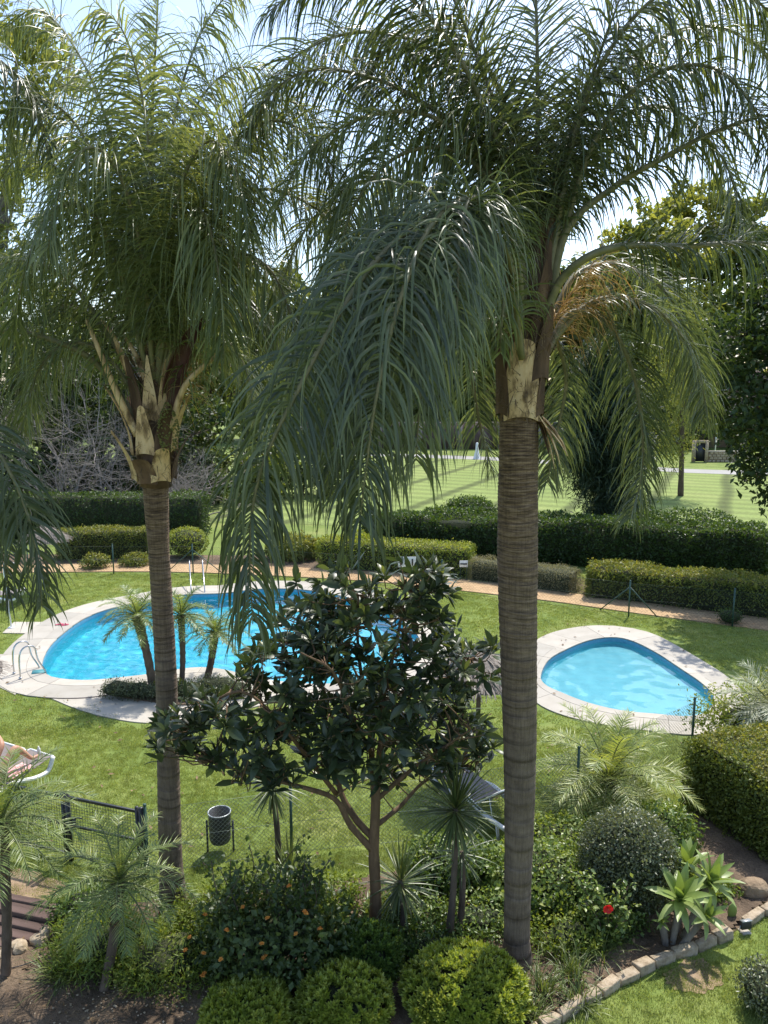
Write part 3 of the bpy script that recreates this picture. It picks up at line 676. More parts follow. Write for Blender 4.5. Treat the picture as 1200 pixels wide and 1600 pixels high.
def strands(t, start, end, n, r, L, mat, name, spread=.12, droop=.5, w=.006):
    """flower stalk: a rod with hanging thin strands"""
    b0 = np.array(t.location); s, e = np.asarray(start)-b0, np.asarray(end)-b0
    P = smooth_curve([s, (s+e)/2+np.array([0, 0, .06]), e], 12); m = MB(); m.tube(P, np.linspace(.018, .006, 12), 6, .3)
    u = r.uniform(.1, 1, n); B = np.stack([np.interp(u, np.linspace(0, 1, 12), P[:, i]) for i in range(3)], 1)
    ax = nrm(e-s); D = ax*.8+r.normal(0, .35, (n, 3)); S = np.cross(D, r.normal(0, 1, (n, 3)))
    m.blades(B, D, S, r.uniform(.5, 1, n)*L, w, [1, 1, .9, .7, .3], droop, 0, r.random(n))
    return m.build(name, mat, t)

# ---- left queen palm
def fronds(t, defs, r, Y0, defaults):
    for d in defs:
        kw = dict(defaults); kw.update(d.get('kw', {}))
        add_frond(t, px_frond(d['p'], Y0), r, M[d.get('m', 'palm')], M[d.get('r', 'rachis')], **kw)
PL = at(272, 1432); topL = atY(243, 748, 10.0)
tL = thing('queen_palm', PL, 'slim feather palm with leaning ringed trunk, maroon spathe and orange flower strands', 'palm tree')
M['trunkL'] = trunk_mat('ringed_palm_trunk', topL[2], .96)
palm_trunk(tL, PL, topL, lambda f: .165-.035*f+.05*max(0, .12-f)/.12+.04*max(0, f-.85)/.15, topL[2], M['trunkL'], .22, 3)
r = np.random.default_rng(21)
cL = topL.copy()
m = MB(); core = smooth_curve([topL-[0, 0, .1], atY(243, 690, 10.0), atY(240, 610, 10.0), atY(237, 520, 10.0)], 14)-PL
m.tube(core, np.interp(np.linspace(0, 1, 14), [0, .25, .6, 1], [.2, .25, .2, .05]), 14); m.build('crown_shaft', M['boot_dk'], tL, True)
def on(px, py, Y=10.0): return atY(px, py, Y)
for px, py, az, h, w, lean, mt, cu, tip in [
    (243,748,-1.0,.42,.23,.5,'boot',.5,.55), (240,745,-2.55,.62,.24,1.0,'boot',.42,.15), (243,742,.1,.5,.24,.7,'boot_dk',.55,.4), (243,752,-1.8,.32,.22,.6,'boot_dk',.6,.6),
    (242,706,-1.75,.6,.25,.2,'boot',.5,.35), (243,700,-.85,.5,.25,.45,'boot_dk',.5,.4), (240,705,-2.75,.85,.25,1.1,'boot',.38,.16), (243,700,-.2,.7,.25,.9,'boot',.36,.2),
    (240,655,-1.45,.8,.21,.15,'boot',.45,.16), (240,655,-.7,.75,.21,.45,'boot',.4,.22), (238,655,-2.25,.8,.21,.5,'boot_dk',.55,.3), (238,650,-2.9,.9,.2,.9,'boot',.36,.16),
    (240,660,1.5,.9,.22,.4,'boot_dk',.9,.5), (243,745,1.5,.7,.24,.5,'boot_dk',.95,.6), (242,705,2.6,.7,.24,.6,'boot_dk',.6,.4)]:
    boot(tL, on(px, py), az, h, w, lean, M[mt], curl=cu, tip=tip)
fibres(tL, on(243, 748), .25, .9, 620, r, lo=.06, hi=.28)
fibres(tL, on(240, 660), .22, .8, 420, r, lo=.06, hi=.3)
# maroon spathe: boat-shaped woody bract
def spathe(t, pts, w, r):
    b0 = np.array(t.location); P = smooth_curve(pts, 16)-b0; T = nrm(np.gradient(P, axis=0)); m = MB()
    side = nrm(np.cross(T, [0, -1., .2])); nn = np.cross(side, T); kk = 9; rows = []
    for i in range(16):
        f = i/15; ww = w*math.sin(math.pi*min(1, .08+f*.92)**.75)**.8+.012
        for j in range(kk):
            a = (j/(kk-1)-.5)*math.pi*1.1; rows.append(P[i]+side[i]*math.sin(a)*ww-nn[i]*math.cos(a)*ww*.75)
    V = np.array(rows); q = [[i*kk+j, i*kk+j+1, (i+1)*kk+j+1, (i+1)*kk+j] for i in range(15) for j in range(kk-1)]
    m.add(V, q); o = m.build('spathe', M['spathe'], t, True)
    md = o.modifiers.new('solid', 'SOLIDIFY'); md.thickness = .012; return o
spathe(tL, [on(262,640,9.85), on(272,590,9.75), on(293,535,9.65), on(322,490,9.6)], .095, r)
# cut petiole stubs
for pts, w in [([on(268,668,9.85), on(285,610,9.75), on(315,575,9.7), on(352,545,9.65)], .05), ([on(215,680,9.85), on(185,620,9.75), on(160,560,9.7), on(135,500,9.7)], .055), ([on(225,640,9.9), on(205,590,9.85), on(180,530,9.85), on(160,500,9.9)], .05), ([on(230,600,9.9), on(215,560,9.9), on(195,525,9.95)], .045)]:
    m = MB(); P = smooth_curve(np.array(pts)-PL, 14); m.tube(P, np.linspace(w, w*.45, 14), 8); m.build('petiole_stub', M['boot'], tL, True)
strands(tL, on(250,640,9.9), on(285,470,9.9), 170, r, .55, M['infl'], 'flower_strands', droop=1.6)
strands(tL, on(270,640,10.15), on(308,560,10.2), 150, r, .75, M['infl'], 'flower_strands', droop=2.6)
# hanging fruit cluster
fr = MB(); nfr = 260; th = r.uniform(0, 6.28, nfr); zz = r.uniform(0, 1, nfr); c0 = on(263, 668, 9.72)-PL
ico = np.array([[1,0,0],[-1,0,0],[0,1,0],[0,-1,0],[0,0,1],[0,0,-1]])*.013; icf = np.array([[0,2,4],[2,1,4],[1,3,4],[3,0,4],[2,0,5],[1,2,5],[3,1,5],[0,3,5]])
for a, z in zip(th, zz):
    R0 = .13*math.sin(math.pi*min(.97, .15+z*.8)); fr.add(ico*r.uniform(.8, 1.3)+c0+np.array([R0*math.cos(a), R0*.8*math.sin(a), (z-.5)*.62]), icf)
fo = fr.build('fruit_cluster', M['fruit'], tL, True); fo['kind'] = 'stuff'
DEF = dict(leaf_len=1.15, leaf_w=.021, step=.017, bare=.15, r0=.034, droop=3.0, plume=.6, tint=(.5, .22))
Ld = [
 dict(p=[(238,610,9.95),(237,450,9.75),(236,300,9.5),(228,190,9.35),(213,110,9.25),(190,45,9.15),(150,5,9.05)], kw=dict(droop=3.16, leaf_len=1.20, tint=(.5, .2), plume=.55, bare=.3)),
 dict(p=[(215,662,9.9),(160,578,9.8),(100,538,9.6),(0,517,9.4),(-90,560,9.3),(-150,680,9.2)], kw=dict(bare=.4, r0=.045)),
 dict(p=[(225,620,10),(180,540,10),(130,465,10),(70,415,9.9),(0,415,9.8),(-60,500,9.7)], kw=dict(leaf_len=1.23, droop=2.75, bare=.3)),
 dict(p=[(230,600,10),(200,450,10.2),(150,330,10.4),(90,250,10.5),(30,245,10.6),(-25,320,10.6)]),
 dict(p=[(258,600,9.9),(290,450,9.8),(340,340,9.7),(400,297,9.6),(470,312,9.5),(540,365,9.4),(590,450,9.3)], kw=dict(tint=(.72, .2), up=.45)),
 dict(p=[(255,600,10),(280,430,10.2),(330,260,10.4),(400,170,10.5),(470,165,10.6),(530,240,10.6)]),
 dict(p=[(245,600,10),(250,400,10.2),(270,200,10.4),(310,60,10.5),(370,-30,10.6)]),
 dict(p=[(232,600,10),(215,400,10.1),(170,200,10.2),(120,80,10.2),(60,15,10.2),(5,45,10.2)], kw=dict(leaf_len=1.23, droop=3.19)),
 dict(p=[(262,620,10.1),(310,510,10.4),(370,470,10.6),(430,510,10.8),(470,610,10.9)], m='palm_dark'),
 dict(p=[(225,610,10.2),(170,480,10.6),(100,390,10.9),(40,400,11),(-10,490,11.1)], m='palm_dark'),
 dict(p=[(250,600,10.1),(300,420,10.5),(350,380,10.8),(400,430,11),(430,520,11.1)], m='palm_dark', kw=dict(leaf_len=1.17)),
 dict(p=[(235,600,9.9),(190,430,9.5),(140,330,9.2),(80,330,9.0),(40,420,8.9),(20,520,8.9)], kw=dict(leaf_len=1.10, droop=3.11)),
 dict(p=[(245,600,9.9),(275,420,9.5),(300,330,9.2),(325,350,9.0),(345,450,8.9),(350,560,8.9)], kw=dict(leaf_len=1.10, droop=3.11)),
 dict(p=[(240,580,10),(238,380,10.05),(238,180,10.1),(245,40,10.1),(250,-60,10.1)], kw=dict(droop=.4, up=.5, leaf_len=0.72, tint=(.6, .2))),
 dict(p=[(250,600,9.9),(300,470,9.6),(360,400,9.4),(420,420,9.2),(460,510,9.1),(480,600,9.1)], kw=dict(leaf_len=1.05, droop=3.1)),
 dict(p=[(240,600,9.9),(225,420,9.4),(190,280,9.0),(140,230,8.7),(95,290,8.5),(75,390,8.4)], kw=dict(leaf_len=1.1, droop=3.1, tint=(.5, .2))),
 dict(p=[(245,600,9.9),(262,400,9.5),(290,270,9.2),(330,220,9.0),(370,270,8.8),(390,370,8.7)], kw=dict(leaf_len=1.1, droop=3.1, tint=(.5, .2))),
 dict(p=[(235,600,10),(195,380,9.9),(140,230,9.8),(80,160,9.7),(20,170,9.6),(-30,260,9.6)], kw=dict(leaf_len=1.1, droop=3.1)),
 dict(p=[(245,600,10.1),(260,350,10.4),(300,180,10.6),(360,110,10.8),(420,110,10.9)]),
 dict(p=[(252,650,10.0),(300,560,9.9),(345,530,9.8),(385,580,9.8),(400,670,9.8)], kw=dict(leaf_len=.95)),
 dict(p=[(228,650,10.0),(170,560,9.8),(110,535,9.7),(60,580,9.6),(35,670,9.6)], kw=dict(leaf_len=.95)),
 dict(p=[(250,600,9.9),(290,400,9.6),(350,250,9.3),(420,190,9.0),(490,220,8.8),(530,310,8.7)], kw=dict(leaf_len=1.15, tint=(.6, .2))),
 dict(p=[(228,610,10.1),(150,500,10.3),(90,480,10.5),(50,560,10.6),(30,650,10.7)], m='palm_dark'),
]
fronds(tL, Ld, r, 10.0, DEF)

# ---- right queen palm
PR = at(807, 1506); topR = atY(811, 652, 9.05)
tR = thing('queen_palm', PR, 'stout feather palm with thick straight trunk and large tan sheath under its crown', 'palm tree')
M['trunkR'] = trunk_mat('stout_palm_trunk', topR[2], .9)
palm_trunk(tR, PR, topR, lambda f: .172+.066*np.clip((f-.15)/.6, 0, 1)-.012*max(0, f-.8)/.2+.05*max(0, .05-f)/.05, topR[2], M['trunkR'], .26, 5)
r = np.random.default_rng(22)
def on2(px, py, Y=9.05): return atY(px, py, Y)
m = MB(); core = smooth_curve([topR-[0, 0, .05], on2(818, 600), on2(828, 540), on2(842, 440), on2(850, 300)], 16)-PR
m.tube(core, np.interp(np.linspace(0, 1, 16), [0, .2, .45, 1], [.225, .235, .2, .06]), 14); m.build('crown_shaft', M['boot_dk'], tR, True)
for px, py, az, h, w, lean, mt, cu, tip in [
    (811,650,-1.62,.86,.236,.04,'boot',.8,.75), (812,645,-.4,.8,.235,.3,'boot_dk',.6,.35), (811,645,-2.75,.9,.235,.25,'boot_dk',.6,.3),
    (814,640,.8,.8,.23,.3,'boot_dk',.9,.4), (812,640,2.4,.8,.23,.3,'boot_dk',.9,.4), (822,590,-.9,.8,.22,.45,'boot_dk',.6,.2), (820,590,-2.2,.8,.22,.5,'boot_dk',.6,.2),
    (830,540,-1.3,.9,.19,.5,'boot_dk',.55,.15), (835,520,-.3,1.0,.17,.6,'boot_dk',.55,.15), (835,520,1.8,1.2,.17,.6,'boot_dk',.9,.3), (845,440,-1.0,1.2,.13,.4,'boot_dk',.7,.2), (848,430,.6,1.3,.13,.3,'spathe',.8,.2)]:
    boot(tR, on2(px, py), az, h, w, lean, M[mt], curl=cu, tip=tip)
fibres(tR, on2(812, 656), .245, .5, 520, r, lo=.06, hi=.3); fibres(tR, on2(828, 560), .24, .8, 480, r)
# dead hanging bracts beside the trunk
for k_ in range(9):
    m = MB(); st_ = on2(840+r.uniform(-4, 8), 652+r.uniform(-4, 6), 8.9+r.uniform(-.1, .15))-PR; d_ = np.array([r.uniform(.15, .75), r.uniform(-.3, .1), -r.uniform(.4, .9)])
    m.blades([st_], [d_], [[.3, 1, .2]], r.uniform(.3, .62), r.uniform(.035, .11), [.5, .9, 1, .8, .65, .2], r.uniform(.2, 1.2), .5, r.random()); m.build('hanging_bract', M['boot' if k_ % 3 else 'boot_dk'], tR, True)
strands(tR, on2(855,520,9.2), on2(925,420,9.4), 120, r, .95, M['infl'], 'flower_strands', droop=3.11, w=.007)
strands(tR, on2(858,540,9.3), on2(935,470,9.6), 90, r, .8, M['infl'], 'flower_strands', droop=3.19, w=.007)
DEF2 = dict(leaf_len=1.1, leaf_w=.022, step=.018, bare=.2, r0=.04, droop=2.2, plume=.55, tint=(.42, .24))
Rd = [
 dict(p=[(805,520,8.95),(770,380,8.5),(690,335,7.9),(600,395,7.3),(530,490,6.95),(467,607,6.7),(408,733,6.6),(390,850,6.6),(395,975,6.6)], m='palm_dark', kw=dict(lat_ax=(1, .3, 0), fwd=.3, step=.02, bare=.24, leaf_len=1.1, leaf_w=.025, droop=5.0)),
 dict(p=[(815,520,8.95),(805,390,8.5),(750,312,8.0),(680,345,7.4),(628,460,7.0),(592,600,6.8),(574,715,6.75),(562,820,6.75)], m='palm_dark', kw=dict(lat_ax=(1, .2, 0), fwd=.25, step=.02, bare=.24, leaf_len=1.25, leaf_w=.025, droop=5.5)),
 dict(p=[(822,500),(815,290,9.1),(755,115,9.0),(700,-20,8.9),(640,-120,8.8)], m='palm_dark', kw=dict(droop=.6)),
 dict(p=[(818,500,9),(800,300,9),(745,218,9),(675,170,9),(600,128,9),(500,108,8.9),(430,140,8.8),(385,215,8.8)], m='palm_dark', kw=dict(leaf_len=1.04)),
 dict(p=[(835,480,9.1),(840,220,9.1),(838,20,9.1),(830,-150,9.0)], m='palm_dark', kw=dict(droop=.3, up=.5, leaf_len=0.78)),
 dict(p=[(850,480,9.2),(865,300,9.3),(910,170,9.4),(1000,80,9.5),(1100,40,9.6),(1190,80,9.7),(1240,180,9.7)], m='palm_dark'),
 dict(p=[(855,500,9.0),(885,362,8.9),(960,292,8.8),(1040,245,8.6),(1120,205,8.5),(1220,180,8.4),(1330,220,8.3)], m='palm_dark', kw=dict(bare=.36, r0=.05, leaf_len=0.91, droop=1.45)),
 dict(p=[(848,520,8.9),(868,452,8.8),(908,408,8.6),(970,385,8.5),(1070,385,8.4),(1200,382,8.3),(1320,430,8.2)], m='palm_dark', kw=dict(bare=.36, r0=.05, leaf_len=0.91, droop=2.32)),
 dict(p=[(855,550,9.15),(890,490,9.4),(945,500,9.6),(985,570,9.8),(1002,650,9.9),(1003,740,9.9),(985,810,9.9)], m='palm_dark', kw=dict(leaf_len=0.85)),
 dict(p=[(850,530,9.3),(900,430,9.8),(980,415,10.3),(1050,470,10.6),(1085,570,10.8),(1095,660,10.9)], m='palm_dark', kw=dict(leaf_len=0.98, droop=3.16)),
 dict(p=[(815,560,8.8),(806,480,8.5),(795,445,8.3),(785,490,8.2),(782,550,8.2)], kw=dict(leaf_len=.55, droop=3.0, step=.026)),
 dict(p=[(800,560,9.2),(762,500,9.5),(735,540,9.7),(745,640,9.8),(768,735,9.8)], m='palm_dark', kw=dict(leaf_len=0.78)),
 dict(p=[(845,570,9.3),(865,525,9.6),(885,590,9.8),(872,670,9.9),(855,755,9.9)], m='palm_dark', kw=dict(leaf_len=0.72)),
 dict(p=[(845,490,9.1),(880,260,9.0),(935,90,8.9),(990,-60,8.8)], m='palm_dark', kw=dict(droop=.7)),
 dict(p=[(825,490,9.0),(790,260,8.8),(705,70,8.6),(600,-30,8.4),(500,-35,8.3),(410,25,8.2)], m='palm_dark', kw=dict(leaf_len=1.10, droop=2.32)),
 dict(p=[(850,490,9.1),(920,240,8.8),(1010,125,8.6),(1110,105,8.4),(1185,180,8.3),(1215,290,8.3)], m='palm_dark', kw=dict(leaf_len=1.04, droop=2.75)),
 dict(p=[(810,530,9.0),(760,430,8.8),(690,400,8.5),(640,470,8.3),(660,560,8.2)], m='palm_dark', kw=dict(leaf_len=0.91, droop=2.90)),
 dict(p=[(812,520,8.9),(775,370,8.3),(740,310,7.8),(720,360,7.4),(715,450,7.2),(712,540,7.1)], kw=dict(lat_ax=(1, .2, 0), fwd=.35, leaf_len=0.81, droop=2.32)),
 dict(p=[(808,520,9.1),(740,400,9.5),(640,330,9.9),(560,360,10.2),(500,450,10.4)], kw=dict(leaf_len=1.10, droop=3.16, tint=(.5, .2))),
 dict(p=[(812,520,9.0),(770,400,8.7),(690,370,8.3),(610,440,8.0),(560,560,7.8),(535,680,7.7),(525,780,7.7)], m='palm_dark', kw=dict(step=.027, leaf_w=.025, lat_ax=(1, .2, 0), fwd=.35, leaf_len=1.2, droop=5.0)),
 dict(p=[(812,520,9.0),(750,400,9.0),(650,380,9.0),(560,460,9.0),(500,580,9.0),(470,700,9.0)], m='palm_dark', kw=dict(step=.03, leaf_w=.028, lat_ax=(1, .2, 0), fwd=.35, leaf_len=1.2, droop=5.0)),
 dict(p=[(815,510,8.9),(790,390,8.3),(735,350,7.8),(690,410,7.4),(665,520,7.2),(655,640,7.1),(650,720,7.1)], kw=dict(step=.027, leaf_w=.025, lat_ax=(1, .2, 0), fwd=.35, leaf_len=1.2, droop=5.0)),
 dict(p=[(820,500,9),(790,330,8.9),(720,240,8.8),(630,240,8.7),(560,310,8.6),(520,420,8.6)], kw=dict(lat_ax=(1, .2, 0), fwd=.35, leaf_len=1.2, droop=5.0)),
 dict(p=[(820,500,9),(780,300,8.9),(690,190,8.7),(580,180,8.5),(480,240,8.4),(420,350,8.3)], kw=dict(leaf_len=1.15, droop=2.6)),
 dict(p=[(822,500,9),(790,240,9.2),(690,90,9.4),(570,50,9.6),(460,90,9.8),(390,190,9.9)], m='palm_dark', kw=dict(leaf_len=1.15, droop=2.6)),
 dict(p=[(815,510,9.1),(750,370,9.4),(650,290,9.7),(550,290,10.0),(470,370,10.2),(430,480,10.3)], kw=dict(leaf_len=1.1, droop=2.8)),
 dict(p=[(835,490,9.1),(820,280,9.3),(770,120,9.5),(700,50,9.7),(620,60,9.8),(560,140,9.9)], m='palm_dark'),
 dict(p=[(848,490,9.1),(890,300,9.3),(960,190,9.5),(1050,170,9.7),(1130,250,9.8),(1160,350,9.8)], m='palm_dark', kw=dict(leaf_len=1.1, droop=3.1)),
 dict(p=[(850,490,9.0),(900,200,8.8),(980,40,8.6),(1080,-30,8.4),(1180,0,8.3),(1250,80,8.3)], m='palm_dark', kw=dict(leaf_len=1.1, droop=3.1)),
 dict(p=[(855,540,9.2),(930,470,9.6),(1020,480,9.8),(1085,560,9.9),(1105,650,9.9)], m='palm_dark', kw=dict(leaf_len=0.85, droop=2.32)),
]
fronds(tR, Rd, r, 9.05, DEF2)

# ---- third queen palm, stem outside the frame on the left, two fronds reach in
b3 = np.array([-6.6, 9.2, 0]); top3 = np.array([-6.5, 9.2, 6.4])
t3 = thing('queen_palm', b3, 'feather palm whose hanging frond tips reach in beside the thatched parasol', 'palm tree')
palm_trunk(t3, b3, top3, lambda f: .17-.03*f, 6.4, M['trunkL'], .22, 8)
m = MB(); m.tube(np.array([[.1, 0, 6.3], [.1, 0, 6.8], [.1, 0, 7.6]]), [.2, .2, .06], 12); m.build('crown_shaft', M['boot_dk'], t3, True)
r = np.random.default_rng(23); c3 = top3+[0, 0, .9]
for ctrl in [[c3, atY(-150, 620, 8.7), atY(-60, 640, 8.4), atY(0, 712, 8.2), atY(38, 790, 8.1), atY(58, 870, 8.05), atY(66, 950, 8.05)],
             [c3, atY(-190, 640, 9.0), atY(-90, 690, 8.7), atY(-30, 780, 8.5), atY(5, 870, 8.4), atY(15, 930, 8.4)],
             [c3, atY(-200, 300, 9.2), atY(-120, 120, 9.3), atY(-30, 80, 9.4), atY(50, 150, 9.4), atY(80, 260, 9.4)],
             [c3, atY(-260, 450, 9.8), atY(-160, 360, 10.2), atY(-60, 380, 10.5), atY(0, 470, 10.7)],
             [c3, c3+[-.5, .5, 1.2], c3+[-1.6, 1, 1.6], c3+[-2.6, 1.4, .6]], [c3, c3+[0, -.6, 1.2], c3+[-.3, -1.6, 1.4], c3+[-.5, -2.4, .3]]]:
    add_frond(t3, ctrl, r, M['palm_dark'], M['rachis'], leaf_len=0.91, leaf_w=.028, step=.026, droop=2.46, bare=.25)

# ---- pygmy date palms
def date_palm(name, base, head, label, nf, fl, r, mat='date', trunk_r=.06, elev=(-.5, 1.35), group=None, leaf=.24, az_lim=None, lw=.012, tint=(.45, .22)):
    base, head = np.asarray(base, float), np.asarray(head, float); t = thing(name, base, label, 'palm tree', group)
    P = smooth_curve([base-[0, 0, .08], base*.55+head*.45+[0.04, 0, 0], head], 30)-base; m = MB(); k = 14; rows = []
    R = trunk_r*np.interp(np.linspace(0, 1, 30), [0, .08, .7, 1], [1.5, .95, 1, 1.35])
    m.tube(P, R*(1+.1*((np.arange(30) % 3) == 0)+r.normal(0, .03, 30)), 12, np.where(np.arange(30) % 3 == 0, .1, .55)); m.build('trunk', M['bark'], t, True)
    n = 90; u = r.uniform(.45, 1, n)**.6; th = r.uniform(0, 6.28, n)             # stubs of cut leaf stalks
    B = np.stack([np.interp(u, np.linspace(0, 1, 30), P[:, i]) for i in range(3)], 1)+np.c_[np.cos(th), np.sin(th), 0*th]*trunk_r*.9
    q = MB(); q.blades(B, np.c_[np.cos(th)*.7, np.sin(th)*.7, np.full(n, .9)], np.c_[-np.sin(th), np.cos(th), 0*th], r.uniform(.05, .1, n), .035, [1, .8, .5], -.3, .3, r.random(n)); so = q.build('stalk_stubs', M['fibre'], t); so['kind'] = 'stuff'
    for i in range(nf):
        a = i*2.39996+r.uniform(-.2, .2); f = (i+.5)/nf; el = elev[1]+(elev[0]-elev[1])*f**1.05+r.normal(0, .06)
        L = fl*(.7+.3*math.sin(math.pi*min(1, .2+f*.75)))*r.uniform(.88, 1.1); d = np.array([math.cos(a)*math.cos(el), math.sin(a)*math.cos(el), math.sin(el)])
        pts = [head]; p = head.copy(); nseg = 6
        for s in range(nseg):
            d = nrm(d+np.array([0, 0, -1])*(.13+.13*s/nseg)*(1.2 if el > 0 else .7)); p = p+d*L/nseg; pts.append(p.copy())
        add_frond(t, np.array(pts), r, M[mat], M['rachis_g'], leaf_len=leaf, leaf_w=lw, step=.022, bare=.12, r0=.011, droop=.5, plume=.25, seg=4, up=.3, tint=tint, fold=.3, fwd=.7, gap=.02)
    q = MB(); n = 40; th = r.uniform(0, 6.28, n); q.blades(np.repeat((head-base)[None], n, 0), np.c_[np.cos(th)*.18, np.sin(th)*.18, np.ones(n)], np.c_[-np.sin(th), np.cos(th), 0*th], r.uniform(.25, .5, n), .012, [1, 1, .5, .1], .1, 0, r.uniform(.6, 1, n)); so = q.build('young_leaves', M[mat], t); so['kind'] = 'stuff'
    return t
r = np.random.default_rng(31)
b = at(160, 1548); date_palm('pygmy_date_palm', b, atY(186, 1378, 8.75), 'small date palm with curved stem rising from weeds beside the bare soil', 30, 1.0, r, leaf=.25)
b = at(8, 1530); date_palm('pygmy_date_palm', b, atY(2, 1285, 8.8), 'small date palm with spreading fronds beside the timber steps', 30, 1.15, r, leaf=.27)
b = at(948, 1262); date_palm('pygmy_date_palm', b, b+[0, 0, .55], 'full pale green date palm between the paddling pool and clipped globe bush', 44, 1.6, r, leaf=.34, trunk_r=.11, lw=.016, tint=(.7, .2))
b = at(241, 1086); date_palm('pygmy_date_palm', b, atY(214, 962, 18.1), 'leaning date palm growing from the pool-side island bed', 30, 1.05, r, leaf=.24, trunk_r=.1, lw=.016)
b = at(283, 1078); date_palm('pygmy_date_palm', b, atY(283, 962, 18.5), 'thin upright date palm in the middle of the pool-side island bed', 28, .95, r, leaf=.22, trunk_r=.07, lw=.016)
b = at(322, 1062); date_palm('pygmy_date_palm', b, atY(336, 988, 19.1), 'shortest date palm of the pool-side island bed, beside the low dark shrub', 28, .95, r, leaf=.22, trunk_r=.09, lw=.016)
b = at(1225, 1165); date_palm('pygmy_date_palm', b, atY(1205, 1105, 14.6), 'silvery green palm arching over the hedge by the paddling pool', 26, 1.15, r, 'date_silver', leaf=.36, trunk_r=.1, lw=.02)

# ---- spiky cordylines
def rosette(t, c, r, n, L, w, elev, mat, droop=.35, name='leaf_rosette'):
    f = np.arange(n)/n; a = np.arange(n)*2.39996+r.normal(0, .15, n); el = elev[1]+(elev[0]-elev[1])*f+r.normal(0, .1, n)
    D = np.c_[np.cos(a)*np.cos(el), np.sin(a)*np.cos(el), np.sin(el)]; S = np.c_[-np.sin(a), np.cos(a), 0*a]; m = MB()
    B = np.repeat((np.asarray(c)-np.array(t.location))[None], n, 0)+D*.03+np.c_[0*f, 0*f, -.12*f]
    m.blades(B, D, S, L*r.uniform(.75, 1.1, n)*(.75+.3*np.sin(np.pi*np.clip(f+.15, 0, 1))), w, [.6, .9, 1, .85, .5, .05], droop*r.uniform(.5, 1.6, n), .35, np.clip(r.normal(.45, .2, n), 0, 1))
    o = m.build(name, M[mat], t); o['kind'] = 'stuff'; return o
def cordyline(label, stems, r, nL=(150, .62), base=None):
    base = stems[0][0] if base is None else base; t = thing('cordyline', base, label, 'plant')
    for b, c, n, L, el, w in stems:
        P = smooth_curve([np.asarray(b)-[0, 0, .08], (np.asarray(b)+c)/2+[.03, 0, 0], c], 14)-np.asarray(base); m = MB(); m.tube(P, np.linspace(.055, .035, 14)*(1+r.normal(0, .04, 14)), 10); m.build('stem', M['bark'], t, True)
        rosette(t, c, r, n, L, w, el, 'cordy')
    return t
b = at(700, 1478); cordyline('cordyline with two bare stems and a big spiky head beside the stout palm', [(b, atY(712, 1262, 9.6), 170, .72, (-1.3, 1.5), .028), (at(716, 1472), atY(722, 1330, 9.75), 40, .5, (-1.2, .6), .024)], r)
b = at(628, 1470); cordyline('low spiky cordyline between the loquat trunk and the two-stemmed cordyline', [(b, atY(626, 1375, 9.7), 150, .62, (-1.4, 1.45), .024)], r)
b = at(436, 1385); cordyline('thin cordyline with drooping head under the loquat branches', [(b, atY(425, 1225, 10.2), 90, .5, (-1.5, .7), .026), (at(452, 1400), atY(452, 1370, 10.1), 60, .62, (.1, 1.5), .022)], r)
# ------------------------------------------------------------------ loquat tree
r = np.random.default_rng(41)
LQ = at(585, 1458); lq = thing('loquat_tree', LQ, 'dark large-leaved loquat tree with brown forked trunk in front of the pool', 'tree')
def pxc(px, py, dy=0.0): return atY(px, py, 9.65+dy)
fork = pxc(584, 1330); hi = pxc(588, 1225)
m = MB(); P = smooth_curve([LQ-[0, 0, .12], pxc(587, 1400), fork, pxc(586, 1280), hi], 24)-LQ
m.tube(P, np.interp(np.linspace(0, 1, 24), [0, .1, .5, 1], [.125, .085, .075, .06])*(1+r.normal(0, .03, 24)), 12); m.build('trunk', M['bark_loquat'], lq, True)
limbs = [[fork, pxc(548, 1290, -.1), pxc(525, 1250, -.2), pxc(480, 1232, -.35), pxc(400, 1212, -.5), pxc(330, 1190, -.5)],
         [pxc(585, 1310), pxc(556, 1280, .1), pxc(530, 1230, .2), pxc(525, 1150, .3), pxc(500, 1060, .35), pxc(480, 960, .3)],
         [pxc(586, 1270), pxc(582, 1200, .1), pxc(576, 1120, .15), pxc(560, 1020, .1), pxc(560, 930, 0)],
         [hi, pxc(596, 1150, -.1), pxc(600, 1080, -.15), pxc(620, 1000, -.1), pxc(635, 920, 0)],
         [pxc(588, 1250), pxc(640, 1205, -.1), pxc(690, 1170, -.2), pxc(735, 1140, -.3)],
         [hi, pxc(625, 1170, .3), pxc(660, 1110, .5), pxc(700, 1060, .6), pxc(735, 1030, .6)],
         [pxc(588, 1290), pxc(625, 1260, .3), pxc(665, 1220, .5), pxc(720, 1200, .7)],
         [pxc(525, 1240, .2), pxc(470, 1170, -.3), pxc(420, 1110, -.6), pxc(370, 1080, -.7), pxc(300, 1120, -.6)],
         [pxc(582, 1180, .1), pxc(550, 1120, -.5), pxc(520, 1050, -.9), pxc(470, 1020, -1.0)],
         [hi, pxc(600, 1140, .6), pxc(560, 1060, 1.0), pxc(530, 990, 1.1)]]
skel = []
for i, L in enumerate(limbs):
    P = smooth_curve(np.array(L), 22); m = MB(); m.tube(P-LQ, np.linspace(.05 if i < 4 else .036, .012, 22)*(1+r.normal(0, .05, 22)), 8); m.build('limb', M['bark_loquat'], lq, True)
    skel.append(P[5:])
skel = np.vstack(skel)
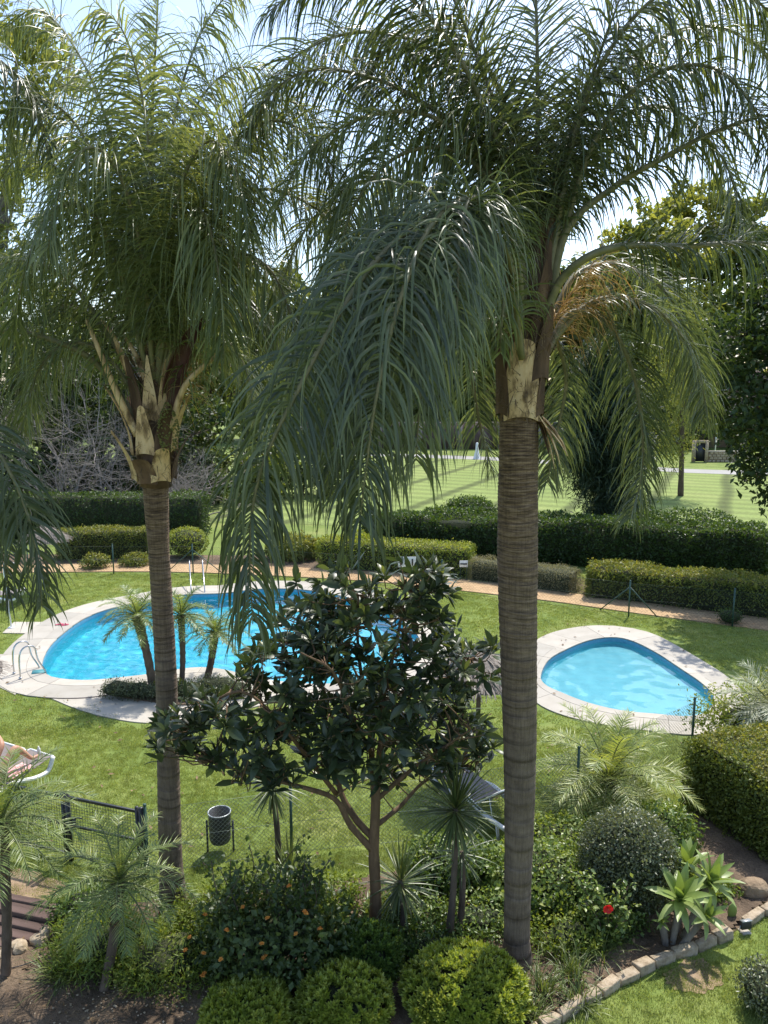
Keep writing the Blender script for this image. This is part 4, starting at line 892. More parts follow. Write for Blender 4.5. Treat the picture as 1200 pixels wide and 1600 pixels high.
blobs = [(540,935,70,50,0),(640,915,58,45,0),(670,935,45,40,.1),(480,945,45,40,.2),(500,990,80,60,.2),(600,1010,95,75,.1),(660,990,55,50,.2),(735,1040,48,55,.5),(450,1040,70,60,0),(540,1080,110,70,-.3),(640,1090,80,60,0),(400,1100,80,55,-.4),(330,1130,65,50,-.5),(285,1145,50,38,-.6),(470,1160,95,55,-.4),(580,1150,80,50,-.3),(690,1140,65,50,.1),(740,1150,42,42,.3),(380,1185,60,35,-.5),(425,1215,40,22,-.5),(650,1190,60,30,.2),(560,1195,70,30,0),(610,1210,35,25,.2),(700,1200,40,25,.5),(265,1160,26,28,-.6),(690,1090,40,35,.4)]
areas = np.array([b[2]*b[3] for b in blobs]); cen = []
for b, n in zip(blobs, np.maximum(3, (areas/areas.sum()*620)).astype(int)):
    for _ in range(n):
        a = r.uniform(0, 6.28); q = r.random()**.5; cen.append(pxc(b[0]+b[2]*q*math.cos(a), b[1]+b[3]*q*math.sin(a), b[4]+r.uniform(-1, 1)*.0085*min(b[2], 75)*math.sqrt(max(0, 1-q*q))*1.3))
cen = np.array(cen)
tw = MB(); leafB, leafD, leafS, leafL, leafT = [], [], [], [], []
for c in cen:
    d = skel-c; j = np.argmin(np.sum(d*d, 1)+.3*np.maximum(0, d[:, 2])); s = skel[j]
    mid = (s+c)/2+r.normal(0, .06, 3)-[0, 0, .05]; tw.tube(smooth_curve([s, mid, c], 6)-LQ, np.linspace(.011, .006, 6), 5)
    ax = nrm((c-s)*.5+np.array([0, 0, .35])+r.normal(0, .2, 3)); u = nrm(np.cross(ax, r.normal(0, 1, 3))); w = np.cross(ax, u); nl = r.integers(8, 13)
    for k in range(nl):
        a = k*2.4+r.uniform(-.3, .3); f = k/nl; sp = .35+.85*f
        D = ax*math.cos(sp)+(u*math.cos(a)+w*math.sin(a))*math.sin(sp)
        leafB.append(c-ax*.09*f); leafD.append(D); leafS.append(np.cross(D, ax)+1e-4); leafL.append(r.uniform(.13, .33)*(.65+.5*f)); leafT.append(np.clip(.08+.4*r.random()+(.6 if f < .22 and r.random() < .5 else 0)+(.5 if r.random() < .02 else 0), 0, 1))
leafB, leafD, leafS, leafL, leafT = map(np.array, (leafB, leafD, leafS, leafL, leafT))
to = tw.build('twigs', M['bark_loquat'], lq, True); to['kind'] = 'stuff'
prof = [.12, .6, .95, 1, .6, .05]
order = np.argsort(leafB[:, 1]+.02*r.random(len(leafB))); near = order[:300]; rest = order[300:]
lm = []
for v in range(8):                                             # eight leaf meshes shared by the separate leaves
    b_ = MB(); b_.blades([[0, 0, 0]], [[1, 0, 0]], [[0, 1, 0]], 1.0, .3, prof, r.uniform(.3, 1.0), .25, .1+.09*v); lm.append(b_.mesh('leaf', M['loquat'], True))
for i in near:
    X = nrm(leafD[i]); Yv = nrm(leafS[i]-X*np.dot(X, leafS[i])); Z = np.cross(X, Yv)
    if Z[2] < 0: Yv, Z = -Yv, -Z
    o = inst('leaf', lm[int(np.clip(leafT[i]*8, 0, 7))], (0, 0, 0), parent=lq)
    Mx = np.eye(4); Mx[:3, 0] = X*leafL[i]; Mx[:3, 1] = Yv*leafL[i]; Mx[:3, 2] = Z*leafL[i]; Mx[:3, 3] = leafB[i]-LQ; o.matrix_basis = Matrix(Mx.tolist())
m = MB(); m.blades(leafB[rest]-LQ, leafD[rest], leafS[rest], leafL[rest], leafL[rest]*.3, prof, r.uniform(.3, 1.1, len(rest)), .25, leafT[rest]); fo = m.build('foliage', M['loquat'], lq, True); fo['kind'] = 'stuff'

# ------------------------------------------------------------------ hedges and clipped bushes
def rand_dir(r, n): return nrm(r.normal(0, 1, (n, 3)))
def leaf_shell(t, P, Nn, r, mat, L, asp, jitter, tint_up=.35, name='foliage', rand=.8, tint0=.3):
    """leaves on surface points P with outward normals"""
    n = len(P); D = nrm(Nn*.5+rand_dir(r, n)*rand); nv = nrm(Nn+rand_dir(r, n)*.7)
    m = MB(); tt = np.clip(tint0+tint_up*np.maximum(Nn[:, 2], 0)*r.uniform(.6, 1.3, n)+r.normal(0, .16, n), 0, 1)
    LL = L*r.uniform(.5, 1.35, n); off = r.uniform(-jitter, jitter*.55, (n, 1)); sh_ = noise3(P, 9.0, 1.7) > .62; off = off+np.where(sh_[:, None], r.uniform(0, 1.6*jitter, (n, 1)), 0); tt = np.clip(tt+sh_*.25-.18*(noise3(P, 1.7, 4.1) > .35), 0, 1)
    m.leaves(P+Nn*off, D, nv, LL, LL*asp, tt)
    o = m.build(name, M[mat], t); o['kind'] = 'stuff'; return o
def noise3(P, s, ph):
    x, y, z = (P*s).T
    return (np.sin(x*1.3+ph)*np.sin(y*1.7+ph*2)+np.sin(z*1.9+x*.7+ph*3)*np.sin(y*.9-z*.5+ph)+.5*np.sin(x*3.1+y*2.3+ph)*np.sin(z*3.7-y*1.1))/2.5
def box_hedge(name, line, width, h, label, mat, n, L, r, lump=.08, zb=.1, mat_top=None, cat='hedge', z0=0.0, group=None, asp=.55, hvar=.0):
    """clipped hedge along a ground polyline: solid dark core standing in for inner shade, and a shell of leaves"""
    line = smooth_curve(np.asarray(line, float)[:, :2], max(6, int(np.sum(np.linalg.norm(np.diff(np.asarray(line, float)[:, :2], axis=0), axis=1))/.3)))
    Ts = nrm(np.gradient(line, axis=0)); Ns = np.stack([-Ts[:, 1], Ts[:, 0]], 1); k = len(line); base = np.array([*line[k//2], z0])
    t = thing(name, base, label, cat, group); ph = r.uniform(0, 9)
    # cross-section: rounded box
    def sec(u, v):            # u in 0..1 along, v angle param 0..1 around from front foot over the top to the rear foot
        per = np.array([0, h, h+width, 2*h+width]); q = v*per[-1]
        y = np.where(q < h, -width/2, np.where(q < h+width, -width/2+(q-h), width/2)); z = np.where(q < h, q, np.where(q < h+width, h, 2*h+width-q))
        ny = np.where(q < h, -1., np.where(q < h+width, 0., 1.)); nz = np.where((q >= h) & (q < h+width), 1., 0.)
        # round the corners
        cz = np.clip((z-(h-.18))/.18, 0, 1); cy = np.clip((np.abs(y)-(width/2-.18))/.18, 0, 1); both = cz*cy
        y = y*(1-.10*both); z = z-.08*both
        ny = ny+np.sign(y)*both*.7; nz = nz+both*.7
        i = u*(k-1); c = np.stack([np.interp(i, np.arange(k), line[:, a]) for a in (0, 1)], 1); nn = np.stack([np.interp(i, np.arange(k), Ns[:, a]) for a in (0, 1)], 1); tt = np.stack([np.interp(i, np.arange(k), Ts[:, a]) for a in (0, 1)], 1)
        endf = np.clip(1-np.minimum(u, 1-u)*(k*.3)/.25, 0, 1); y = y*(1-.35*endf**2)
        P = np.c_[c+nn*y[:, None], z+z0]; Nv = nrm(np.c_[nn*ny[:, None]+tt*(np.where(u < .5, -1, 1)*endf)[:, None]*.8, nz])
        d = lump*noise3(P, 2.2, ph)+lump*.7*noise3(P, 5.5, ph+2); P = P+Nv*d[:, None]; P[:, 2] += (z/h)*hvar*noise3(P*np.array([1, 1, 0]), .9, ph+5)
        return P, Nv
    u = r.random(n); v = r.random(n); P, Nv = sec(u, v); ok = P[:, 2] > z0+zb*r.random(n)
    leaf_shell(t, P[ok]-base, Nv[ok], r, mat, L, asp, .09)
    # end caps of leaves
    ne = max(200, int(1.3*n*h/(2*h+width)*width/ (k*.3)))
    for uu, sg in ((0.0, -1), (1.0, 1)):
        a = r.uniform(-width/2*.97, width/2*.97, ne); zz = r.uniform(0, h*.97, ne); i0 = 0 if sg < 0 else k-1
        P = np.c_[line[i0]+Ns[i0]*a[:, None], zz+z0]; Nv = np.tile(np.r_[Ts[i0]*sg, 0], (ne, 1)); leaf_shell(t, P-base, Nv, r, mat, L, asp, .12)
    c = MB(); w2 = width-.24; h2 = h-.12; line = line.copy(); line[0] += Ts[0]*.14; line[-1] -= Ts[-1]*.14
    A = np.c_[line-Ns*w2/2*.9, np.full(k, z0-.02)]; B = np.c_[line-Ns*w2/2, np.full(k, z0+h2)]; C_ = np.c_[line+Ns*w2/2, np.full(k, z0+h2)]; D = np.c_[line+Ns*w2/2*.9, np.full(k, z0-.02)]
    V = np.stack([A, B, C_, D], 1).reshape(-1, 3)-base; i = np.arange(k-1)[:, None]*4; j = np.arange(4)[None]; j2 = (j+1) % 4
    c.add(V, np.stack([i+j, i+4+j, i+4+j2, i+j2], -1).reshape(-1, 4)); c.add(V[:4], [[0, 1, 2, 3]]); c.add(V[-4:], [[3, 2, 1, 0]]); c.build('dark_core', M['inner'], t)  # added opaque block, stops see-through and stands in for shade inside the hedge
    return t
def blob_bush(name, base, rx, ry, h, label, mat, n, L, r, cat='bush', lump=.05, asp=.5, core=.84, group=None, low=.15, jitter=.07, tint0=.3, stems=0, squash=1.0, rand=.8, tint_up=.35):
    base = np.asarray(base, float); t = thing(name, base, label, cat, group); ph = r.uniform(0, 9)
    d = rand_dir(r, n); d = d[(d[:, 2] > -.75)]; n = len(d)
    c = np.array([0, 0, h*.5]); R = np.array([rx, ry, h*.5]); sg = np.sign(d)*np.abs(d)**squash
    P = sg*R; nv = nrm(d/R); P = P*(1+lump*noise3(P, 3.0/max(rx, .4)*1.2, ph)+lump*.6*noise3(P, 8.0/max(rx, .4), ph+1))[:, None]+c; ok = P[:, 2] > low*h*.5*r.random(n)
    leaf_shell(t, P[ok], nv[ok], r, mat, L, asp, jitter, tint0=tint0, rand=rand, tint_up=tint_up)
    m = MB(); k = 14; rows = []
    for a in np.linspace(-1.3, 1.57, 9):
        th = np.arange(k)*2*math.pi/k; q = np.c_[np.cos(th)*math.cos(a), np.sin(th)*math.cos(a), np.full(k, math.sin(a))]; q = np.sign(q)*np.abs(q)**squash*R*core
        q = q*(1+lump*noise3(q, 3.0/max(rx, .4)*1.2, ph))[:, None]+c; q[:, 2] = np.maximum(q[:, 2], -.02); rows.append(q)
    V = np.vstack(rows); i = np.arange(8)[:, None]*k; j = np.arange(k)[None]; m.add(V, np.stack([i+j, i+(j+1) % k, i+k+(j+1) % k, i+k+j], -1).reshape(-1, 4)); m.build('dark_core', M['inner'], t, True)  # added solid core, its dark colour stands in for shade inside the bush
    for s in range(stems):
        a = r.uniform(0, 6.28); b_ = MB(); b_.tube(smooth_curve([[0, 0, -.05], [.3*rx*math.cos(a), .3*ry*math.sin(a), h*.3], [.7*rx*math.cos(a), .7*ry*math.sin(a), h*.7]], 8), np.linspace(.03, .012, 8), 6); b_.build('stem', M['bark'], t, True)
    return t
r = np.random.default_rng(51)
# beyond the path
def hl(pts): return [at(a, b)[:2] for a, b in pts]
box_hedge('clipped_hedge', hl([(95,872),(160,870),(236,868)]), 1.2, 1.25, 'low hedge with bright yellow-green top beside the thatched parasol', 'hedge_md', 9000, .075, r)
box_hedge('clipped_hedge', hl([(-120,838),(60,838),(200,838),(322,838)]), 1.8, 2.1, 'tall dark hedge behind the low yellow-green hedge and slim palm', 'hedge_dk', 15000, .11, r, .12)
box_hedge('clipped_hedge', hl([(505,882),(600,888),(736,897)]), 1.5, 1.15, 'neatly clipped bright green hedge carrying two white signs', 'hedge_lt', 14000, .075, r, .04)
box_hedge('dense_hedge', hl([(575,862),(700,866),(850,872),(1000,880),(1190,893)]), 2.6, 1.75, 'long tall dark hedge between the path and the mown field', 'hedge_dk', 42000, .12, r, .2, hvar=.3)
box_hedge('rough_hedge', hl([(920,928),(1000,935),(1100,948),(1200,960),(1330,975)]), 1.5, 1.1, 'rough light green hedge with bare twigs low down along the path', 'hedge_md', 22000, .085, r, .12, zb=.7, hvar=.12)
box_hedge('cushion_hedge', hl([(738,902),(800,910),(900,925)]), 1.1, .8, 'low grey-leaved cushion hedge by the boundary fence', 'grey_leaf', 12000, .05, r, .08, asp=.35)
blob_bush('round_bush', at(293, 870), .9, .8, 1.3, 'round yellowish bush behind the slim palm trunk', 'hedge_lt', 3500, .08, r)
blob_bush('round_bush', at(1140, 975), .35, .3, .5, 'small dark shrub at the foot of a boundary fence post', 'hedge_dk', 700, .06, r, lump=.2)
blob_bush('leafy_bush', at(560, 885)+[0, .4, 0], .9, .7, 1.35, 'pale-leaved shrub in front of the signed clipped hedge', 'hedge_lt', 1400, .16, r, lump=.25)
for i, (px, py, w, h_, la) in enumerate([(460,872,1.1,.9,'mound of yellow-green foliage seen through the hanging fronds'),(735,812,1.3,1.2,'dark bush rising behind the long hedge, left of the stout trunk'),(1090,868,1.8,2.0,'ragged dark bush on the end of the long hedge'),(1010,870,1.3,2.0,'dark bush under the feathery conifer'),(150,888,.5,.55,'small flowering shrub before the low yellow-green hedge'),(212,884,.6,.45,'second small shrub beside the slim palm before the low hedge')]):
    blob_bush('loose_bush', at(px, py), w, w*.8, h_, la, 'hedge_dk' if i in (1, 2, 3) else 'hedge_md', 6500 if w > 1 else 1500, .13 if w > 1 else .1, r, lump=.22, core=.62, jitter=.2)
# right foreground
hb = [(5.75,12.05),(6.4,12.3),(7.7,12.7),(9.5,13.2)]
box_hedge('clipped_hedge', hb, 2.1, 1.35, 'broad flat-topped hedge beside the boulder and round clipped bush', 'hedge_md', 34000, .055, r, .05, asp=.6)
blob_bush('loose_bush', (7.5, 15.25, 0), .95, .75, 1.2, 'loose twiggy bush overhanging the end of the paddling pool', 'hedge_lt', 5200, .07, r, lump=.35, core=.45, jitter=.3, rand=1.1, stems=6)
blob_bush('loose_bush', (9.6, 16.4, 0), 1.1, .9, 1.3, 'loose green bush behind the silvery palm', 'hedge_md', 4000, .07, r, lump=.35, core=.5, jitter=.3, rand=1.1, stems=5)
blob_bush('globe_bush', at(978, 1412), .68, .66, 1.42, 'round clipped dark-leaved globe bush behind the hibiscus flower', 'globe', 14000, .045, r, lump=.03, asp=.6)
# bright pittosporum mounds in front
blob_bush('pittosporum_bush', at(725, 1610)+[0, .1, 0], .82, .7, .95, 'large bright green rounded bush at the foot of the stout palm', 'pitto', 1, .06, r, lump=.05) if False else None
def whorl_bush(base, rx, ry, h, label, mat, n, r, L=.075):
    """mound covered in small rosettes of leaves"""
    base = np.asarray(base, float); t = thing('pittosporum_bush', base, label, 'bush'); ph = r.uniform(0, 9)
    d = rand_dir(r, n); d = d[(d[:, 2] > -.35) & (noise3(d, 6.5, ph+3) < .5)]; R = np.array([rx, ry, h*.62]); c = np.array([0, 0, h*.38])
    P = d*R*(1+.1*noise3(d, 3.2, ph)+.06*noise3(d, 8, ph+1)+r.normal(0, .03, len(d)))[:, None]+c; nv = nrm(d/R)
    nl = 9; Pn = np.repeat(P, nl, 0); An = nrm(np.repeat(nrm(nv+np.array([0, 0, .35])), nl, 0)+0); k = len(Pn)
    u = nrm(np.cross(An, np.array([.3, .9, .1]))); w = np.cross(An, u); a = np.tile(np.arange(nl)*2.4, len(P))+np.repeat(r.uniform(0, 6, len(P)), nl); f = np.tile(np.arange(nl)/nl, len(P))
    sp = .3+1.0*f+r.normal(0, .12, k); D = An*np.cos(sp)[:, None]+(u*np.cos(a)[:, None]+w*np.sin(a)[:, None])*np.sin(sp)[:, None]
    L_ = L*r.uniform(.7, 1.15, k); tt = np.clip(np.repeat(r.normal(.42, .16, len(P)), nl)+.3*(1-f)-.1+r.normal(0, .08, k), 0, 1); m = MB()
    m.leaves(Pn-An*(.03*f)[:, None], D, An, L_, L_*.42, tt, .2); o = m.build('foliage', M[mat], t); o['kind'] = 'stuff'
    m = MB(); kk = 14; rows = []
    for al in np.linspace(-.6, 1.57, 8):
        th = np.arange(kk)*2*math.pi/kk; q = np.c_[np.cos(th)*math.cos(al), np.sin(th)*math.cos(al), np.full(kk, math.sin(al))]*R*.86+c; q[:, 2] = np.maximum(q[:, 2], -.02); rows.append(q)
    V = np.vstack(rows); i = np.arange(7)[:, None]*kk; j = np.arange(kk)[None]; m.add(V, np.stack([i+j, i+(j+1) % kk, i+kk+(j+1) % kk, i+kk+j], -1).reshape(-1, 4)); m.build('dark_core', M['inner'], t, True)  # added dark filler under the rosettes, shade between leaves is in its colour
    return t
whorl_bush(atY(725, 1560, 8.3)*[1, 1, 0], .72, .62, .66, 'largest bright green rounded bush, at the foot of the stout palm', 'pitto', 2600, r)
whorl_bush(atY(538, 1585, 8.15)*[1, 1, 0], .53, .5, .58, 'middle bright green rounded bush of the three in front', 'pitto', 1800, r)
whorl_bush(atY(385, 1605, 8.0)*[1, 1, 0], .5, .5, .5, 'bright green rounded bush next to the orange-flowered lantana', 'pitto', 1800, r)
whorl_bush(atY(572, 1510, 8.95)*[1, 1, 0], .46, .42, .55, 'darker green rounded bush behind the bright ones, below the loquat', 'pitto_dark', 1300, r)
blob_bush('corner_bush', atY(1205, 1585, 8.3)*[1, 1, 0], .38, .4, .55, 'small grey-green bush on the near lawn below the stone edging', 'globe', 2600, .045, r, lump=.06)

# lantana with orange flower heads
lb = at(420, 1545)+[0, .35, 0]; lt = blob_bush('lantana_bush', lb, .95, .7, 1.0, 'dark sprawling lantana bush dotted with orange flowers', 'lantana', 6500, .09, r, lump=.3, asp=.62, core=.55, low=.1, jitter=.22, rand=1.0, tint_up=.2)
m = MB(); n = 42; P = []
for i in range(34):                                             # loose shoots above the mound
    a = r.uniform(0, 6.28); s = np.array([r.uniform(-.7, .6), r.uniform(-.3, .4), .9]); e = s+np.array([r.uniform(-.35, .35), r.uniform(-.2, .2), r.uniform(.25, .65)])
    C_ = smooth_curve([s, (s+e)/2+r.normal(0, .05, 3), e], 8); m.tube(C_, .006, 4); P.append(C_)
m.build('shoots', M['bark'], lt, True); P = np.vstack(P); P = np.repeat(P, 4, 0)+r.normal(0, .03, (len(P)*4, 3)); m = MB(); m.leaves(P, rand_dir(r, len(P))+[0, 0, -.2], rand_dir(r, len(P))+[0, 0, 1], r.uniform(.05, .11, len(P)), r.uniform(.04, .07, len(P)), r.uniform(.05, .5, len(P))); o = m.build('shoot_leaves', M['lantana'], lt); o['kind'] = 'stuff'
fm = []
for q in range(4):
    m = MB(); n = 26; d = rand_dir(r, n); d[:, 2] = np.abs(d[:, 2]); m.leaves(d*.012, d+rand_dir(r, n)*.4, d, .02, .014, np.clip(r.normal(.4+.15*q, .2, n), 0, 1)); m.lathe([(.012, -.004), (.016, .006), (.008, .016), (0, .018)], 8, tint=.5); fm.append(m.mesh('flower', M['flower_orange']))
for px, py in [(320,1430),(350,1420),(297,1465),(385,1420),(418,1435),(404,1462),(354,1454),(450,1445),(415,1495),(455,1460),(478,1428),(510,1462),(500,1452),(482,1478),(411,1498),(400,1508),(409,1475),(385,1480),(318,1490),(305,1508),(319,1522),(300,1515),(290,1485),(265,1502),(412,1535),(405,1528),(476,1425),(525,1420),(452,1385),(417,1362),(380,1418),(398,1402),(463,1460),(545,1440),(316,1526),(335,1545),(345,1500),(440,1510)][::2]:
    p = atY(px, py, 8.2+.22*r.random()+.42*max(0, (1470-py)/90)); inst('flower', fm[r.integers(4)], p-lb, (r.uniform(-.9, .2), r.uniform(-.5, .5), 0), lt, (1.15,)*3)

# ivy-covered fence stretch and ground cover
blob_bush('ivy_thicket', (2.35, 10.5, 0), .95, .7, .6, 'speckled light green ivy thicket right of the stout palm', 'ivy', 9000, .065, r, lump=.2, asp=.7, core=.72, jitter=.14, rand=1.0)
blob_bush('ivy_thicket', (1.0, 10.75, 0), .7, .5, .65, 'ivy thicket behind the cordyline stems', 'ivy', 6000, .06, r, lump=.2, asp=.7, core=.72, jitter=.14, rand=1.0, tint0=.2)
blob_bush('ivy_thicket', (2.9, 11.5, 0), .9, .45, .5, 'light green climber on the fence below the pale date palm', 'ivy', 6000, .06, r, lump=.25, asp=.7, core=.7, jitter=.14, rand=1.0, tint0=.4)
blob_bush('ivy_thicket', (4.5, 11.5, 0), .5, .45, .75, 'leafy climber between the globe bush and broad hedge', 'ivy', 3600, .07, r, lump=.25, asp=.6, core=.7, jitter=.14, rand=1.0)
blob_bush('weed_bush', (-2.75, 8.95, 0), .75, .55, .5, 'feathery green herbs between the small date palm and lantana', 'herb', 7000, .07, r, lump=.3, asp=.22, core=.6, jitter=.2, rand=1.1)
blob_bush('weed_bush', (-3.65, 9.1, 0), .7, .5, .55, 'feathery green herbs around the curved date palm stem', 'herb', 6500, .08, r, lump=.3, asp=.2, core=.6, jitter=.2, rand=1.1)
blob_bush('weed_bush', (-4.1, 9.75, 0), .5, .4, .6, 'low leafy shrub beside the timber steps', 'ivy', 2600, .06, r, lump=.25, core=.65, jitter=.15, tint0=.15)
blob_bush('weed_bush', (-2.4, 9.7, 0), .55, .4, .55, 'bright weeds at the foot of the slim palm', 'herb', 4200, .07, r, lump=.3, asp=.3, core=.55, jitter=.2, rand=1.1)
for i, (x, y, rx, h_, mt, la) in enumerate([(.25, 9.95, .55, .3, 'ivy', 'low ivy carpet at the loquat trunk'), (1.3, 9.75, .6, .35, 'ivy', 'low ivy carpet around the cordyline stems'), (2.5, 9.45, .55, .32, 'herb', 'low green weeds right of the stout palm foot'), (-.95, 10.2, .6, .4, 'herb', 'bright weeds behind the lantana'), (.55, 9.2, .45, .3, 'hedge_dk', 'dark ground cover between the bright bushes and cordyline'), (3.1, 9.75, .5, .35, 'ivy', 'ivy carpet below the globe bush'), (4.75, 10.45, .4, .3, 'herb', 'low weeds between agave and boulder')]):
    blob_bush('ground_cover', (x, y, 0), rx, rx*.7, h_, la, mt, 2600, .06, r, lump=.35, asp=.55, core=.5, jitter=.14, rand=1.1, tint0=.3)
# low dark shrubs in the island bed
for i, (px, py, rx, h_) in enumerate([(185,1088,.42,.38),(210,1089,.5,.36),(240,1090,.5,.34),(270,1088,.45,.4),(300,1090,.5,.38),(340,1085,.6,.45),(365,1086,.4,.34)]):
    blob_bush('island_shrub', at(px, py, .03), rx, .3, h_, ['small brown-green shrub at the island bed tip','low brown-green shrub on the island bed rim','low heather-like shrub in front of the leaning date palm','yellow-green low shrub at the stem of the leaning date palm','low shrub in front of the upright date palm','taller dark shrub in front of the shortest date palm','low shrub at the wide end of the island bed'][i], 'globe' if i != 3 else 'hedge_md', 1300, .06, r, lump=.25, asp=.35, jitter=.1, tint0=.15)
# strap-leaved clumps
def strap_clump(base, label, n, L, r, w=.014, mat='strap'):
    t = thing('strap_clump', base, label, 'plant'); a = r.uniform(0, 6.28, n); el = r.uniform(.5, 1.45, n); m = MB()
    B = np.c_[r.normal(0, .07, (n, 2)), np.zeros(n)]; D = np.c_[np.cos(a)*np.cos(el), np.sin(a)*np.cos(el), np.sin(el)]
    m.blades(B, D, np.c_[-np.sin(a), np.cos(a), 0*a], L*r.uniform(.6, 1.15, n), w, [.8, 1, 1, .8, .5, .06], r.uniform(.6, 1.8, n), .25, np.clip(r.normal(.45, .22, n), 0, 1)); o = m.build('leaves', M[mat], t); o['kind'] = 'stuff'
    q = MB(); q.lathe([(0.09, -.02), (.07, .03), (0, .05)], 10); q.build('crown_base', M['inner'], t); return t
for px, py, la, n, L in [(850,1555,'strap-leaved clump between the largest bright bush and stone edging',110,.5),(895,1530,'strap-leaved clump below the ivy thicket',110,.5),(930,1495,'strap-leaved clump at the foot of the hibiscus',110,.5),(960,1470,'strap-leaved clump between the hibiscus and agave',90,.45),(830,1595,'strap-leaved clump squeezed against the largest bright bush',80,.4),(905,1570,'strap-leaved clump nearest the pale stone edging',90,.38),(100,1530,'tall grassy clump beside the curved date palm stem',140,.6),(225,1540,'grassy clump on the bare soil below the herbs',140,.5),(590,1445,'broad dark strap plant at the loquat trunk',36,.45),(870,1500,'strap-leaved clump right of the stout palm foot',90,.45)]:
    strap_clump(at(px, py), la, n, L, r, .014 if n > 40 else .05)
for k, (px, py) in enumerate([(805,1330),(850,1290),(1010,1290),(1035,1340),(1060,1310)]):
    strap_clump(at(px, py+60), ['upright snake-like strap plant left of the globe bush','strap plant in the ivy below the pale date palm','upright strap plant behind the globe bush','upright strap plant between globe bush and broad hedge','upright strap plant under the broad hedge'][k], 40, .55, r, .03)

# hibiscus with a red flower
hbz = at(950, 1475); hs = thing('hibiscus_bush', hbz, 'leafy hibiscus shrub with one open red flower', 'bush'); Pm = []
for i in range(14):
    m = MB(); e = np.array([r.uniform(-.42, .42), r.uniform(-.35, .3), r.uniform(.45, .95)]); C_ = smooth_curve([[0, 0, -.03], e*.5+[0, 0, .1], e], 9); m.tube(C_, np.linspace(.012, .004, 9), 5); m.build('stem', M['bark'], hs, True); Pm.append(C_[2:])
Pm = np.vstack(Pm); Pm = np.repeat(Pm, 9, 0)+r.normal(0, .045, (len(Pm)*9, 3)); m = MB(); k = len(Pm); m.leaves(Pm, rand_dir(r, k)+[0, 0, -.1], rand_dir(r, k)*.6+[0, 0, 1], r.uniform(.06, .1, k), r.uniform(.04, .06, k), r.uniform(.2, 1, k)); o = m.build('foliage', M['ivy'], hs); o['kind'] = 'stuff'
fl = atY(949, 1418, hbz[1]-.28)-hbz; m = MB(); a = np.arange(5)*2*math.pi/5; D = np.c_[np.cos(a), -.5+0*a, np.sin(a)]; m.blades(np.repeat(fl[None], 5, 0), D, np.c_[-np.sin(a), 0*a, np.cos(a)], .075, .075, [.3, .8, 1, .9, .5], .1, .15, r.uniform(.2, .8, 5)); fo = m.build('flower', M['flower_red'], hs, True)
m = MB(); m.tube([fl, fl+[0, -.07, .01]], [.004, .003], 6); m.build('stamen', M['flower_orange'], fo)
# stem tying the flower to the shrub
m = MB(); m.tube(smooth_curve([[0, 0, .2], fl*.6+[0, 0, .1], fl], 8), .004, 5); m.build('stem', M['bark'], hs, True)

# agave attenuata rosettes on bent stems
ab = at(1045, 1478); ag = thing('agave', ab, 'pale green foxtail agave with smooth broad rosettes beside the stone edging', 'agave')
lfm = []
for q in range(5):
    m = MB(); m.blades([[0, 0, 0]], [[1, 0, .0]], [[0, 1, 0]], 1, .25, [.5, .72, .95, 1, .82, .5, .03], .2+.32*q, .35, .2+.15*q); lfm.append(m.mesh('leaf', M['agave'], True))
def aga(cen, ax, n, L):
    cen = np.asarray(cen)-ab; ax = nrm(np.asarray(ax, float)); u = nrm(np.cross(ax, [.2, .1, 1.] if abs(ax[2]) < .9 else [1., 0, 0])); w = np.cross(ax, u)
    for k in range(n):
        f = k/n; a = k*2.39996; sp = .15+1.25*f**.85; X = ax*math.cos(sp)+(u*math.cos(a)+w*math.sin(a))*math.sin(sp); Yv = nrm(np.cross(ax, X)); Z = np.cross(X, Yv); l = L*(.7+.35*math.sin(math.pi*min(1, .25+f*.7)))
        if Z@ax < 0: Yv, Z = -Yv, -Z
        o = inst('leaf', lfm[min(4, int(f*5))], (0, 0, 0), parent=ag); Mx = np.eye(4); Mx[:3, 0] = X*l; Mx[:3, 1] = Yv*l; Mx[:3, 2] = Z*l; Mx[:3, 3] = cen+ax*.06*(1-f); o.matrix_basis = Matrix(Mx.tolist())
    m = MB(); foot = np.array([cen[0]*.35, cen[1]*.35, -.04]); m.tube(smooth_curve([foot, [cen[0]*.6, cen[1]*.6, max(.08, cen[2]*.35)], cen], 12), np.linspace(.045, .05, 12)*(1+r.normal(0, .05, 12)), 9); m.build('stem', M['bark_grey'], ag, True)
aga(atY(1062, 1410, 9.45), (-.15, -.35, 1), 19, .5); aga(atY(1105, 1385, 9.75), (.35, -.15, 1), 19, .47); aga(atY(1075, 1365, 10.0), (-.1, .1, 1), 18, .46); aga(atY(1098, 1436, 9.35), (.3, -.4, .8), 13, .34); aga(atY(1035, 1443, 9.4), (-.3, -.4, .8), 12, .15)
# cactus pad
m = MB(); cb = at(1143, 1438); ct = thing('prickly_pear', cb, 'single upright green cactus pad beside the boulder', 'cactus'); V = []
m.tube([[0, 0, -.02], [0, 0, .06], [0, 0, .14], [0, 0, .22], [0, 0, .27]], [.03, .055, .07, .055, .012], 12); o = m.build('pad', M['agave'], ct, True); o.scale = (1, .4, 1)
